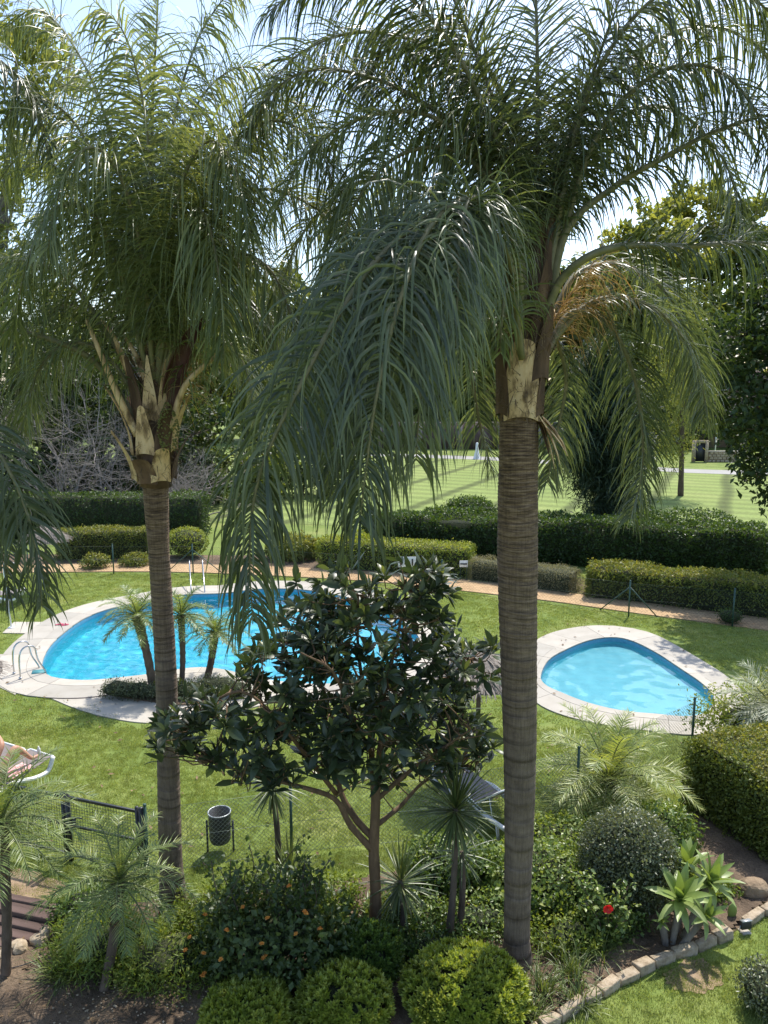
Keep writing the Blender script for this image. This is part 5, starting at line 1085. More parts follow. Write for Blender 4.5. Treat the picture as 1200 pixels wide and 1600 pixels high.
# ------------------------------------------------------------------ background trees
def bg_tree(name, base, label, blobs, n, L, r, mat, bark='bark', tr=.3, asp=.55, clump=.9, cat='tree', hang=0.0, nlimb=7, npc=46):
    """tree from crown ellipsoids given in world coordinates (cx,cy,cz,rx,ry,rz)"""
    base = np.asarray(base, float); t = thing(name, base, label, cat); B = np.array(blobs, float)
    top = B[np.argmax(B[:, 2])]; m = MB(); C = [base-[0, 0, .3], base*.6+top[:3]*.4+r.normal(0, .2, 3)*[1, 1, 0], top[:3]]
    P = smooth_curve(C, 16); m.tube(P-base, np.linspace(tr, tr*.25, 16)*(1+r.normal(0, .04, 16)), 9); m.build('trunk', M[bark], t, True)
    vol = np.prod(B[:, 3:], 1)**(2/3); cnt = np.maximum(2, (vol/vol.sum()*n/npc)).astype(int); cl = []
    for b, k in zip(B, cnt):
        d = rand_dir(r, k); q = r.random((k, 1))**.45; cl.append(np.c_[b[:3]+d*q*b[3:], np.tile(nrm(d), (1, 1))])
    cl = np.vstack(cl)
    m = MB()
    for b in B[:nlimb]:
        j = r.integers(5, 13); m.tube(smooth_curve([P[j], (P[j]+b[:3])/2-[0, 0, .1*b[5]], b[:3]], 8)-base, np.linspace(tr*.35, tr*.08, 8), 6)
    for i in r.choice(len(cl), min(len(cl), 40), replace=False):
        b = B[np.argmin(np.sum((B[:, :3]-cl[i, :3])**2, 1))]; m.tube(smooth_curve([b[:3], (b[:3]+cl[i, :3])/2-[0, 0, .2], cl[i, :3]], 5)-base, np.linspace(tr*.1, tr*.04, 5), 4)
    m.build('limbs', M[bark], t, True)
    Pn = np.repeat(cl[:, :3], npc, 0); k = len(Pn); off = rand_dir(r, k)*(r.random((k, 1))**.5)*clump*np.repeat(r.uniform(.5, 1.2, (len(cl), 1)), npc, 0)*[1, 1, .75]
    Pn = Pn+off; Pn[:, 2] -= hang*np.abs(r.normal(0, 1, k))
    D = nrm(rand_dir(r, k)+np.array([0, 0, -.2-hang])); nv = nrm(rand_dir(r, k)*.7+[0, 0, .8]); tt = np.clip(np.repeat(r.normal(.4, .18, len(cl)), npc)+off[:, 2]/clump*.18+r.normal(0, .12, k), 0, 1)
    LL = L*r.uniform(.6, 1.25, k); m = MB(); m.leaves(Pn-base, D, nv, LL, LL*asp, tt); o = m.build('crown', M[mat], t); o['kind'] = 'stuff'; return t
def pb(lst, Y, ry=None):
    out = []
    for px, py, rx, rz, *dy in lst:
        y = Y+(dy[0] if dy else 0); c = atY(px, py, y); s = y/FPX*1.02; out.append((*c, rx*s, (ry or min(rx, rz)*s*1.1), rz*s))
    return out
r = np.random.default_rng(61)
def gb(px, Y): p = atY(px, 800, Y); return np.array([p[0], Y, 0])
# left side, beyond the tall hedge
bg_tree('evergreen_tree', gb(40, 46), 'dense dark evergreen filling the left background behind grey twigs', pb([(30,560,110,110),(60,640,110,90),(-40,620,110,120),(110,700,90,60),(20,470,80,70)], 46, 4), 9000, .42, r, 'tree_b', tr=.35)
bg_tree('evergreen_tree', gb(210, 48), 'dark evergreen behind the slim palm crown', pb([(200,600,90,100),(260,640,80,90),(170,690,80,70),(300,680,70,70),(230,520,60,60)], 48, 4), 8000, .42, r, 'tree_b', tr=.3)
bg_tree('tall_tree', gb(-30, 58), 'tall pale eucalyptus rising into the sky at the slim palm', pb([(20,230,70,70),(60,120,60,70),(-30,330,90,80),(30,60,50,60),(10,400,80,60)], 58, 4), 6000, .5, r, 'tree_c', 'bark_grey', tr=.4, clump=1.3)
bg_tree('broadleaf_tree', gb(330, 60), 'rounded green tree between the two queen palms', pb([(330,560,70,70),(380,600,80,70),(290,620,60,60),(430,640,60,60)], 60, 4), 7000, .5, r, 'tree_a', tr=.35)
for i, (px, top, w, Y, mt, la) in enumerate([(420,420,95,104,'tree_a','green tree in the far row, left of the dark wall'),(510,440,90,108,'tree_b','dark tree in the far row behind the hanging fronds'),(590,400,90,103,'tree_a','tall green tree in the far row above the dark wall'),(670,410,95,110,'tree_b','broad dark tree in the far row behind the dark wall'),(750,430,90,106,'tree_a','green tree in the far row just left of the stout palm'),(845,420,95,109,'tree_b','dark tree in the far row just right of the stout palm'),(930,400,90,105,'tree_a','green tree in the far row behind the conifer'),(1010,330,90,100,'tree_c','tall pale tree in the far row beside the tan house'),(1110,270,105,112,'tree_c','tallest pale tree behind the tan house'),(1215,300,105,106,'tree_a','green tree in the far row behind the near broadleaf'),(1060,440,85,103,'tree_a','lower green tree in front of the tallest pale tree'),(240,500,90,112,'tree_b','dark far tree glimpsed behind the slim palm'),(120,480,90,115,'tree_a','green far tree glimpsed left of the slim palm'),(1320,420,90,108,'tree_b','dark tree at the end of the far row')]):
    hgt = 640-top; bl = pb([(px,top+w*.55,w*.7,w*.6),(px-w*.55,top+w*1.05,w*.65,w*.6),(px+w*.5,top+w*.95,w*.65,w*.6),(px+w*.1,top+w*1.5,w*.8,w*.6),(px-w*.5,top+w*2.1,w*.65,w*.5),(px+w*.5,top+w*2.0,w*.65,w*.5),(px-w*.3,620,w*.6,w*.45),(px+w*.4,625,w*.6,w*.45)], Y, 5)
    bg_tree('far_tree', gb(px, Y), la, bl, 10000, 1.05, r, mt, tr=.4, clump=1.5, npc=40)
# understorey: bushes that close the view below the far crowns
for i, (px, Y, w, h_, mt, la) in enumerate([(270,47,3.6,4.5,'tree_b','dark shrub mass right of the slim palm trunk'),(370,50,4.0,5.0,'tree_a','green shrub mass behind the hanging fronds'),(470,52,3.8,4.0,'tree_b','low dark shrub mass at the left end of the mown field'),(150,46,4.0,4.5,'tree_b','dark shrub mass behind the leafless grey shrubs'),(20,45,4.2,4.6,'tree_b','dark shrub mass at the left edge beyond the tall hedge'),(430,98,5,6,'tree_b','far bush left of the long dark wall'),(520,97,5,5,'tree_a','far bush at the start of the long dark wall'),(600,100,6,6.5,'tree_b','far bush over the long dark wall, left one'),(700,101,6,6.5,'tree_a','far bush over the long dark wall, middle one'),(790,98,6,7,'tree_b','far bush behind the stout palm trunk'),(880,94,6,6.5,'tree_b','far bush behind the feathery conifer'),(960,92,6,6,'tree_a','far bush right of the feathery conifer'),(1040,90,5,5.5,'tree_b','far bush left of the tan house'),(1190,90,6,6,'tree_b','far bush right of the stone wall'),(1290,90,6,6,'tree_a','far bush beyond the frame edge near the stone wall')]):
    b_ = gb(px, Y); bg_tree('far_bush', b_, la, [(b_[0],Y,h_*.5,w*.8,w*.5,h_*.5),(b_[0]-w*.5,Y,h_*.35,w*.5,w*.5,h_*.4),(b_[0]+w*.5,Y,h_*.35,w*.5,w*.5,h_*.4)], 3600, .34 if Y < 60 else .5, r, mt, tr=.1, clump=.8, cat='bush', npc=36)
bg_tree('weeping_tree', gb(1062, 52), 'pale yellow-green weeping tree beside the feathery conifer', pb([(1062,500,40,50),(1045,570,40,50),(1080,590,35,50),(1060,650,38,45),(1040,690,25,30)], 52, 2), 7000, .34, r, 'tree_c', tr=.2, asp=.2, clump=.9, hang=.4)
# conifer with feathery drooping boughs on the near side of the field
bg_tree('conifer', gb(945, 37.5), 'dark feathery conifer standing at the mown field edge', pb([(945,560,35,45),(925,620,45,40),(970,630,40,45),(950,690,55,45),(910,700,35,35),(985,700,35,40),(945,750,50,40),(905,690,25,30),(960,790,40,30)], 37.5, 1.6), 42000, .42, r, 'conifer', tr=.22, asp=.13, clump=.85, hang=.25, npc=70)
# right broadleaf tree with leaves hanging into view
bg_tree('broadleaf_tree', gb(1275, 26.5), 'dark broadleaf tree overhanging the mown field at the frame edge', pb([(1175,520,60,70),(1160,600,50,60),(1180,680,45,50),(1230,560,80,90),(1250,660,80,80),(1190,740,30,35),(1195,775,18,18),(1150,650,30,35),(1215,450,60,50),(1300,550,80,90)], 26.5, 2.0), 10500, .26, r, 'tree_b', tr=.3, clump=.75)
# dead grey shrubs
def dead_shrub(base, h, label, r, spread=.9, n0=9):
    t = thing('bare_shrub', base, label, 'shrub'); m = MB()
    def grow(p, d, L, rad, lev):
        k = 6; pts = [p]; q = p.copy(); dd = d.copy()
        for i in range(k): dd = nrm(dd+r.normal(0, .16, 3)+[0, 0, .03]); q = q+dd*L/k; pts.append(q.copy())
        m.tube(np.array(pts), np.linspace(rad, rad*.5, k+1), 4, cap=False)
        if lev < 3:
            for c in range(5 if lev < 2 else 6): i = r.integers(2, k+1); grow(pts[i], nrm(dd+r.normal(0, .75, 3)), L*r.uniform(.45, .7), rad*.5, lev+1)
    for i in range(n0):
        a = r.uniform(0, 6.28); grow(np.array([r.normal(0, .3), r.normal(0, .3), -.1]), nrm(np.array([math.cos(a)*spread, math.sin(a)*spread, 1.2])), h*r.uniform(.5, .75), .05, 0)
    o = m.build('branches', M['twig'], t); o['kind'] = 'stuff'; return t
dead_shrub(gb(95, 42), 8.5, 'tall leafless grey shrub in front of the dark evergreen', r)
dead_shrub(gb(205, 43), 6.5, 'leafless grey shrub behind the slim palm crown', r, 1.1)
dead_shrub(gb(300, 42.5), 4.0, 'low leafless grey shrub right of the slim palm trunk', r, 1.2, 7)

# ------------------------------------------------------------------ far buildings
hp = atY(1128, 700, 96); hs_ = thing('house', (hp[0]+1, 96, 0), 'tan house with dark maroon roof among the far trees', 'house')
def pbox(t, name, c, d, mat, rz=0, bev=0): m = MB(); m.box(c, d, rz); return m.build(name, M[mat], t, bevel=bev)
pbox(hs_, 'wall', (0, 0, 3.2), (9, 7, 6.4), 'render_wall')
m = MB(); V = np.array([[-5, -4.0, 3.6], [5, -4.0, 3.6], [5, 0, 6.8], [-5, 0, 6.8], [-5, -4.0, 3.45], [5, -4.0, 3.45], [5, 0, 6.62], [-5, 0, 6.62]])+[0, 0, 0]
m.add(V, [[0, 1, 2, 3], [7, 6, 5, 4], [0, 4, 5, 1], [1, 5, 6, 2], [2, 6, 7, 3], [3, 7, 4, 0]]); rf = m.build('porch_roof', M['roof'], hs_)
m = MB(); V = np.array([[-5, -3.9, 6.5], [5, -3.9, 6.5], [5, 3.9, 6.5], [-5, 3.9, 6.5], [-3, 0, 9], [3, 0, 9]]); m.add(V, [[0, 1, 5, 4], [2, 3, 4, 5], [3, 2, 1, 0]]); m.add(V, [[1, 2, 5], [3, 0, 4]]); m.build('roof', M['roof'], hs_)
for x in (-2.5, 0, 2.5): pbox(hs_, 'window', (x, -3.52, 5.2), (1.1, .1, 1.0), 'black_metal')
gx = at(1100, 722); gw = thing('garden_gate', gx, 'dark garden gate in a stone wall across the mown field', 'gate')
pbox(gw, 'gate_leaf', (-.45, 0, .95), (.9, .08, 1.75), 'black_metal'); pbox(gw, 'gate_post', (.15, .0, 1.05), (.28, .3, 2.1), 'stone'); pbox(gw, 'gate_post', (-1.05, 0, 1.05), (.28, .3, 2.1), 'stone'); pbox(gw, 'lintel', (-.45, 0, 1.98), (.9, .26, .26), 'stone')
sw = thing('stone_wall', gx+[1.8, .1, 0], 'low rubble stone wall beside the dark garden gate', 'wall'); r2 = np.random.default_rng(5)
pbox(sw, 'wall_core', (0, 0, .5), (2.9, .3, 1.0), 'boulder')
for i in range(7):
    for j in range(4): pbox(sw, 'stone', (-1.25+i*.41+(.12 if j % 2 else -.05), -.16, .12+j*.25), (.36*r2.uniform(.8, 1.05), .1+.04*r2.random(), .21), 'stone', bev=.02)
pbox(sw, 'coping', (0, 0, 1.04), (3, .42, .08), 'concrete')
lp = at(1117, 712); lp_ = thing('street_lamp', lp, 'pale lamp post with flat head behind the stone wall', 'lamp'); m = MB(); m.tube([[0, 0, 0], [0, 0, 3.2]], .06, 8); m.build('post', M['white'], lp_); pbox(lp_, 'lamp_head', (0, 0, 3.28), (.55, .3, .14), 'white')
dw = at(660, 704); dws = thing('long_wall', dw, 'long dark boundary wall behind the far concrete path', 'wall'); pbox(dws, 'wall', (0, 2, 1.5), (32, .4, 3.0), 'roof'); pbox(dws, 'coping', (0, 2, 3.06), (32.2, .55, .12), 'sling')
for k in range(7): pbox(dws, 'pier', (-14+k*4.6, 1.7, 1.55), (.5, .5, 3.1), 'sling')
wpz = at(745, 717); wq = thing('marker_post', wpz, 'white tapered post beside the far concrete path', 'post'); m = MB(); m.lathe([(.42, 0), (.36, .1), (.16, .9), (.13, 1.6), (0, 1.68)], 10); m.build('post_body', M['white'], wq)

# ------------------------------------------------------------------ gate, bin, steps
gR3 = np.array([*gR, 0]); gM = at(112, 1345); gd = nrm(gM-gR3); gl = np.linalg.norm(gM-gR3)
gt = thing('metal_gate', gR3, 'black metal gate with square wire mesh and two leaves beside the slim palm', 'gate', rz=math.atan2(gd[1], gd[0])); HG = 1.16
for x, n_, rr in ((0.0, 'post', .035), (.075, 'hinge_post', .03), (gl, 'latch_post', .04), (gl+.09, 'latch_post', .035), (2*gl+.1, 'post', .04)):
    m = MB(); m.tube([[0, 0, -.08], [0, 0, HG]], rr, 12); m.lathe([(rr*1.05, HG), (rr*.8, HG+.015), (0, HG+.018)], 12); inst(n_, m.mesh(n_, M['black_metal'], True), (x, 0, 0), parent=gt)
for x0, x1 in ((.1, gl-.03), (gl+.12, 2*gl+.06)):
    for z in (.12, .62, HG-.06): pbox(gt, 'rail', ((x0+x1)/2, 0, z), (x1-x0, .036, .036), 'black_metal', bev=.004)
    m = MB()
    for x in np.arange(x0, x1, .05): m.tube([[x, 0, .12], [x, 0, HG-.06]], 0.004, 4, cap=False)
    for z in np.arange(.17, HG-.06, .05): m.tube([[x0, .003, z], [x1, .003, z]], 0.004, 4, cap=False)
    m.build('wire_mesh', M['wire_dk'], gt)
pbox(gt, 'latch_box', (gl-.06, -.03, .66), (.07, .06, .16), 'black_metal', bev=.005); m = MB(); m.tube([[gl-.05, -.06, .7], [gl-.05, -.11, .7], [gl-.16, -.11, .7]], .01, 8); m.build('handle', M['black_metal'], gt, True)
bb = at(345, 1331); bt = thing('litter_bin', bb, 'black cylindrical litter bin with pale rim on two legs', 'bin')
M['rim'] = paint('pale_bin_rim', (.42, .44, .44), .4, .5); M['bin'] = paint('black_bin_body', (.022, .024, .03), .5)
m = MB(); m.lathe([(.0, .2), (.15, .2), (.165, .23), (.178, .66), (.18, .7), (.165, .7), (.155, .3), (0, .29)], 28); m.build('bin_body', M['bin'], bt, True)
m = MB(); th = np.linspace(0, 2*math.pi, 33); m.tube(np.c_[.178*np.cos(th), .178*np.sin(th), np.full(33, .705)], .011, 6, cap=False); m.build('rim', M['rim'], bt, True)
for s in (-1, 1):
    m = MB(); m.tube([[s*.21, 0, -.05], [s*.21, 0, .55]], .017, 8); m.tube([[s*.17, 0, .45], [s*.21, 0, .45]], .012, 6); m.build('leg', M['bin'], bt, True)
# thin slots: raised rings round the body
for z in (.3, .42, .54): m = MB(); m.tube(np.c_[(.17+.02*(z-.3))*np.cos(th), (.17+.02*(z-.3))*np.sin(th), np.full(33, z)], .005, 5, cap=False); m.build('band', M['bin'], bt, True)
st = thing('timber_steps', at(50, 1435), 'weathered dark timber sleeper steps beside the small date palm', 'steps'); so = np.array(st.location)
for (xa, ya), (xb, yb), d_, z in [((-60,1385),(88,1414),.13,.2),((-60,1398),(92,1430),.26,.17),((-60,1418),(82,1449),.24,.11),((-60,1438),(78,1466),.24,.07),((-60,1456),(62,1482),.22,.04)]:
    a = at(xa, ya, z); b_ = at(xb, yb, z); c = (a+b_)/2; u = b_-a; m = MB(); w = np.linalg.norm(u); m.box((0, 0, -.07), (w, d_*.86, .14)); o = m.build('sleeper', M['sleeper'], st, bevel=.012); o.location = c-so; o.rotation_euler = (0, 0, math.atan2(u[1], u[0]))
def rock(name, base, dims, label, mat, r, cat='rock', parent=None, rz=0):
    bm = bmesh.new(); bmesh.ops.create_icosphere(bm, subdivisions=3, radius=1); ph = r.uniform(0, 9)
    for v in bm.verts:
        p = np.array(v.co); q = np.sign(p)*np.abs(p)**.75; q = q*(1+.16*noise3(p[None], 1.6, ph)[0]+.07*noise3(p[None], 4.5, ph+1)[0]); v.co = Vector(q*np.array(dims)*.5)
    me = bpy.data.meshes.new(name); bm.to_mesh(me); bm.free(); me.materials.append(M[mat]); o = inst(name, me, np.asarray(base)+[0, 0, dims[2]*.38], (0, 0, rz), parent)
    if label: tag(o, label, cat)
    return o
for px, py, d_, la in [(62,1476,(.26,.2,.16),'pale stone lying against the lowest timber step'),(72,1468,(.24,.16,.18),'pale stone leaning at the end of the timber steps'),(33,1488,(.22,.18,.16),'rough pale stone at the date palm by the steps'),(25,1482,(.14,.2,.12),'narrow pale stone between steps and date palm'),(2,1498,(.16,.14,.12),'small pale stone left of the date palm by the steps')]: rock('stone', at(px, py), d_, la, 'stone', r, 'stone', rz=r.uniform(0, 3))
rock('boulder', at(1175, 1398), (.44,.32,.28), 'brown weathered boulder under the broad flat hedge', 'boulder', r)
# bits of stone and dry litter strewn on the bed
deb = MB(); n = 420; px_ = r.uniform(-4.9, -1.6, n); py_ = r.uniform(7.6, 8.7, n)
for x, y in zip(px_, py_): deb.add(ico*r.uniform(.4, 1.7)*[1, 1, .6]+[x, y, .05], icf)
o = deb.build('soil_litter', M['stone']); tag(o, 'small stone chips and litter strewn on the bare soil', 'litter', kind='stuff')
lv = MB(); n = 900; P = np.c_[r.uniform(-4.9, 4.5, n), r.uniform(7.5, 10.4, n), r.uniform(.055, .08, n)]; ok = inside(bed, P[:, 0], P[:, 1]); P = P[ok]; n = len(P); a = r.uniform(0, 6.28, n)
lv.leaves(P, np.c_[np.cos(a), np.sin(a), r.normal(0, .2, n)], np.tile([0, 0, 1.], (n, 1))+r.normal(0, .3, (n, 3)), r.uniform(.04, .14, n), r.uniform(.02, .05, n), r.random(n)); o = lv.build('fallen_leaves', M['fibre']); tag(o, 'dry brown fallen leaves scattered over the flower bed', 'leaf litter', kind='stuff')
lv = MB(); n = 420; P = np.c_[r.uniform(-10, 9, n), r.uniform(11, 24, n), np.full(n, .05)]; ok = ~inside(offset(wat1, .1), P[:, 0], P[:, 1]) & ~inside(offset(wat2, .1), P[:, 0], P[:, 1]); P = P[ok]; n = len(P); a = r.uniform(0, 6.28, n)
lv.leaves(P, np.c_[np.cos(a), np.sin(a), r.normal(0, .15, n)], np.tile([0, 0, 1.], (n, 1))+r.normal(0, .3, (n, 3)), r.uniform(.05, .14, n), r.uniform(.03, .06, n), r.random(n)); o = lv.build('lawn_litter', M['fibre']); tag(o, 'dry leaves scattered over the lawn and pool paving', 'leaf litter', kind='stuff')
# stone edging of the near bed
eg = thing('stone_edging', at(1000, 1522), 'curved row of pale edging stones along the near lawn', 'edging'); eo = np.array(eg.location); E_ = smooth_curve(atXY([(800,1640),(860,1602),(930,1558),(1000,1520),(1050,1497),(1085,1487),(1110,1475),(1148,1458),(1200,1425),(1260,1392)]), 200)
s = np.r_[0, np.cumsum(np.linalg.norm(np.diff(E_, axis=0), axis=1))]; q = 0.0
while q < s[-1]-.15:
    L_ = r.uniform(.24, .44); a = np.array([np.interp(q+.012, s, E_[:, i]) for i in (0, 1)]); b_ = np.array([np.interp(min(q+L_, s[-1]), s, E_[:, i]) for i in (0, 1)]); c = (a+b_)/2; u = b_-a; q += L_
    if np.linalg.norm(c-at(1162, 1448)[:2]) < .16: continue
    m = MB(); m.box((0, 0, .04+r.uniform(-.01, .02)), (np.linalg.norm(u)*.97, r.uniform(.11, .15), .14)); o = m.build('stone', M['stone'], eg, bevel=.014); o.location = (c[0]-eo[0], c[1]-eo[1], 0); o.rotation_euler = (r.normal(0, .04), r.normal(0, .04), math.atan2(u[1], u[0])+r.normal(0, .05))
    for v in o.data.vertices: v.co += Vector(r.normal(0, .008, 3))
fb = at(1164, 1457); ft = thing('floodlight', fb, 'small black garden floodlight on a bracket among the edging stones', 'floodlight', rz=.2)
m = MB(); m.box((0, 0, .12), (.155, .05, .11), rx=-.25); hd = m.build('lamp_housing', M['black_metal'], ft, bevel=.006)
m = MB(); m.box((0, 0, .183), (.15, .075, .012), rx=-.25); m.build('visor', M['rim'], hd)
m = MB(); m.tube([[-.085, 0, .12], [-.085, 0, .01], [.085, 0, .01], [.085, 0, .12]], .006, 6); m.build('bracket', M['rim'], ft); m = MB(); m.box((0, .01, .005), (.13, .12, .03)); m.build('base_plate', M['concrete'], ft)
m = MB(); m.tube(smooth_curve([at(-40, 1520, .07), at(15, 1513, .08), at(50, 1503, .08), at(82, 1488, .09), at(95, 1480, .06)], 30), .007, 6); tag(m.build('cable', M['black_metal'], None, True), 'thin black irrigation pipe lying across the bare soil', 'pipe')
m = MB(); m.tube(smooth_curve([at(72, 1090, .035), at(100, 1091, .035), at(135, 1090, .035), at(168, 1086, .035)], 30), .012, 6); tag(m.build('hose', M['sling'], None, True), 'thin grey hose lying on the white apron before the island bed', 'hose')

# ------------------------------------------------------------------ sun loungers, parasols, pool fittings
rail_p = np.array([(0,.56),(.03,.5),(.1,.36),(.2,.31),(.45,.33),(.75,.41),(.95,.44),(1.15,.4),(1.4,.34),(1.7,.32),(1.92,.32)])
def lounger(foot, ang, label, back=.35, group='sun loungers'):
    """foot = centre of the foot end on the ground, ang = heading towards the head end"""
    t = thing('sun_lounger', (foot[0], foot[1], 0), label, 'sun lounger', group, ang); W2 = .32
    for sd in (-1, 1):
        m = MB(); c = smooth_curve(np.c_[rail_p[:, 0], np.full(len(rail_p), sd*W2), rail_p[:, 1]], 40); m.tube(c, .042, 10); m.build('side_rail', M['white'], t, True)
        for x, x2 in ((.93, .86), (1.72, 1.8)):
            m = MB(); z = np.interp(x, rail_p[:, 0], rail_p[:, 1]); m.tube([[x, sd*W2, z], [x2, sd*(W2+.02), 0]], [.028, .022], 8); m.build('leg', M['white'], t, True)
    m = MB(); m.tube([[0, -W2, .56], [0, W2, .56]], .024, 8); m.tube([[1.92, -W2, .32], [1.92, W2, .32]], .024, 8); m.build('cross_bar', M['white'], t, True)
    def sling(name, a, b_, sag):
        m = MB(); P = [np.array([a[0]+(b_[0]-a[0])*f, 0, a[1]+(b_[1]-a[1])*f-sag*math.sin(math.pi*f)]) for f in np.linspace(0, 1, 9)]; P = np.array(P); n_ = len(P)
        for off in (0, -.008):
            V = np.stack([P+[0, -.295, off], P+[0, 0, off-.012], P+[0, .295, off]], 1).reshape(-1, 3); q = np.array([[i*3+j, i*3+j+1, (i+1)*3+j+1, (i+1)*3+j] for i in range(n_-1) for j in range(2)]); m.add(V, q if off else q[:, ::-1])
        return m.build(name, M['sling'], t, True)
    sling('foot_sling', (.02, .57), (.93, .455), .02); sling('seat_sling', (.93, .455), (1.2, .43), .01)
    hb_ = (1.2+.68*math.cos(back), .43+.68*math.sin(back)); sling('back_sling', (1.2, .43), hb_, .02)
    for sd in (-1, 1): m = MB(); m.tube([[1.2, sd*.3, .43], [hb_[0], sd*.3, hb_[1]]], .016, 8); m.build('back_frame', M['white'], t, True); m = MB(); m.tube([[1.2+.4*math.cos(back), sd*.3, .43+.4*math.sin(back)], [1.62, sd*W2, .33]], .008, 6); m.build('strut', M['white'], t, True)
    m = MB(); m.tube([[hb_[0], -.3, hb_[1]], [hb_[0], .3, hb_[1]]], .016, 8); m.build('back_bar', M['white'], t, True)
    return t
A = at(83, 1182, .56); B_ = at(44, 1211, .45); dv = nrm((B_-A)*[1, 1, 0]); ang1 = math.atan2(dv[1], dv[0]); lat = np.array([dv[1], -dv[0], 0]); f1 = A+lat*.32*np.sign(lat@np.array([-1, .2, 0])); 
l1 = lounger(f1, ang1, 'taupe sun lounger with a person and pink towel by the black gate', .3)
f2 = at(20, 1165, .56); l2 = lounger(f2, ang1, 'taupe sun lounger standing empty beside the occupied one', .3)
l3 = lounger(at(34, 925, .5), math.radians(184), 'white-framed lounger on the far lawn beside the shower', .45)
l4 = lounger(at(696, 1198, .5), math.radians(-55), 'white-framed lounger under the shade of the hidden thatched parasol', .7)
def parasol(base, z, R, label):
    t = thing('thatched_parasol', base, label, 'parasol', 'thatched parasols'); m = MB(); m.tube([[0, 0, -.05], [0, 0, z+.45]], .045, 10); m.build('pole', M['bark'], t, True)
    m = MB(); k = 48; rows = []; pr = [(R, z-.02), (R*.98, z+.04), (R*.66, z+.2), (R*.62, z+.25), (R*.3, z+.4), (.05, z+.55)]
    rr = np.random.default_rng(int(abs(base[0]*100)))
    for a, zz in pr: th = np.arange(k)*2*math.pi/k; q = a*(1+rr.normal(0, .02, k)); rows.append(np.c_[q*np.cos(th), q*np.sin(th), zz+rr.normal(0, .012, k)])
    rows.append(np.c_[(R*.96)*np.cos(th), (R*.96)*np.sin(th), np.full(k, z-.03)]); V = np.vstack(rows); i = np.arange(5)[:, None]*k; j = np.arange(k)[None]; m.add(V, np.stack([i+j, i+(j+1) % k, i+k+(j+1) % k, i+k+j], -1).reshape(-1, 4)); u = MB(); cn = m.build('canopy', M['thatch'], t)
    u.add(np.vstack([rows[-1], [[0, 0, z+.3]]]), [[(q+1) % k, q, k] for q in range(k)]); u.build('canopy_lining', M['thatch'], cn)
    n_ = 900; a = rr.uniform(0, 6.28, n_); f = rr.random(n_); rad = R*(.1+.9*np.sqrt(f)); zz = np.interp(rad, [0, R*.3, R*.64, R], [z+.55, z+.41, z+.23, z+.02]); w = MB(); w.blades(np.c_[rad*np.cos(a), rad*np.sin(a), zz], np.c_[np.cos(a), np.sin(a), -.35+0*a]+rr.normal(0, .15, (n_, 3)), np.c_[-np.sin(a), np.cos(a), 0*a], .22, .02, [1, 1, .5], .3, 0, rr.random(n_)); o = w.build('thatch_straw', M['thatch'], cn); o['kind'] = 'stuff'
    return t
parasol((1.78, 13.85, 0), 2.1, .9, 'thatched parasol over the loungers behind the loquat tree')
pz = at(70, 840, 2.0); parasol((pz[0], pz[1], 0), 1.95, .8, 'thatched parasol in front of the tall dark hedge')
pz = at(-88, 1055, 2.1); parasol((pz[0], pz[1], 0), 2.1, 1.0, 'thatched parasol at the pool walkway near the occupied lounger')
# pool ladders
def ladder(F, Wt, label):
    F, Wt = np.array(F), np.array(Wt); d = nrm((Wt-F)*[1, 1, 0]); n_ = np.array([-d[1], d[0], 0]); L_ = np.linalg.norm((Wt-F)[:2]); t = thing('pool_ladder', F, label, 'ladder', 'pool ladders')
    for s_ in (-1, 1):
        m = MB(); P = [n_*s_*.24+d*x+np.array([0, 0, z]) for x, z in ((0, -.02), (0, .4), (.03, .66), (.12, .79), (.26, .82), (.4, .74), (L_*.72, .4), (L_, .0), (L_+.06, -.5), (L_+.06, -.85))]; m.tube(smooth_curve(P, 44), .021, 10); m.build('rail', M['steel'], t, True); m = MB(); m.lathe([(.045, .03), (.045, .045), (.02, .05)], 14, n_*s_*.24); m.build('foot_flange', M['steel'], t, True)
    for z in (-.25, -.5, -.75): m = MB(); m.box(d*(L_+.06)+[0, 0, z], (.08, .46, .03), math.atan2(d[1], d[0])); m.build('tread', M['steel'], t)
ladder(at(27, 1057, .03), at(67, 1049), 'steel pool ladder with curved rails beside the side walkway')
ladder(at(308, 905, .03)+[0, -.1, 0], at(311, 926)+[0, -.15, 0], 'pool ladder at the far edge of the big pool')
m = MB(); c = (at(57, 1050)+at(65, 1053))/2; m.box((c[0], c[1], .039), (.34, .3, .006), .3); tag(m.build('step_mat', paint('teal_rubber', (.05, .22, .24), .6)), 'small teal mat at the foot of the steel pool ladder', 'mat')
# shower
sb = at(18, 982); sh = thing('pool_shower', sb, 'slim white pole shower standing on its concrete slab', 'shower'); m = MB(); m.tube(smooth_curve([[0, 0, .02], [-.06, 0, 1.2], [-.1, 0, 1.9], [-.04, 0, 2.08], [.12, 0, 2.12], [.26, 0, 2.06]], 30), .022, 8); m.build('pole', M['white'], sh, True)
m = MB(); m.lathe([(.1, .03), (.1, .045), (.03, .06)], 14); m.build('base_flange', M['white'], sh); m = MB(); m.tube([[.26, 0, 2.07], [.28, 0, 2.02]], [.03, .055], 10); m.build('shower_head', M['steel'], sh); m = MB(); m.tube([[-.05, 0, 1.0], [-.05, -.09, 1.0]], .016, 8); m.build('tap', M['steel'], sh)
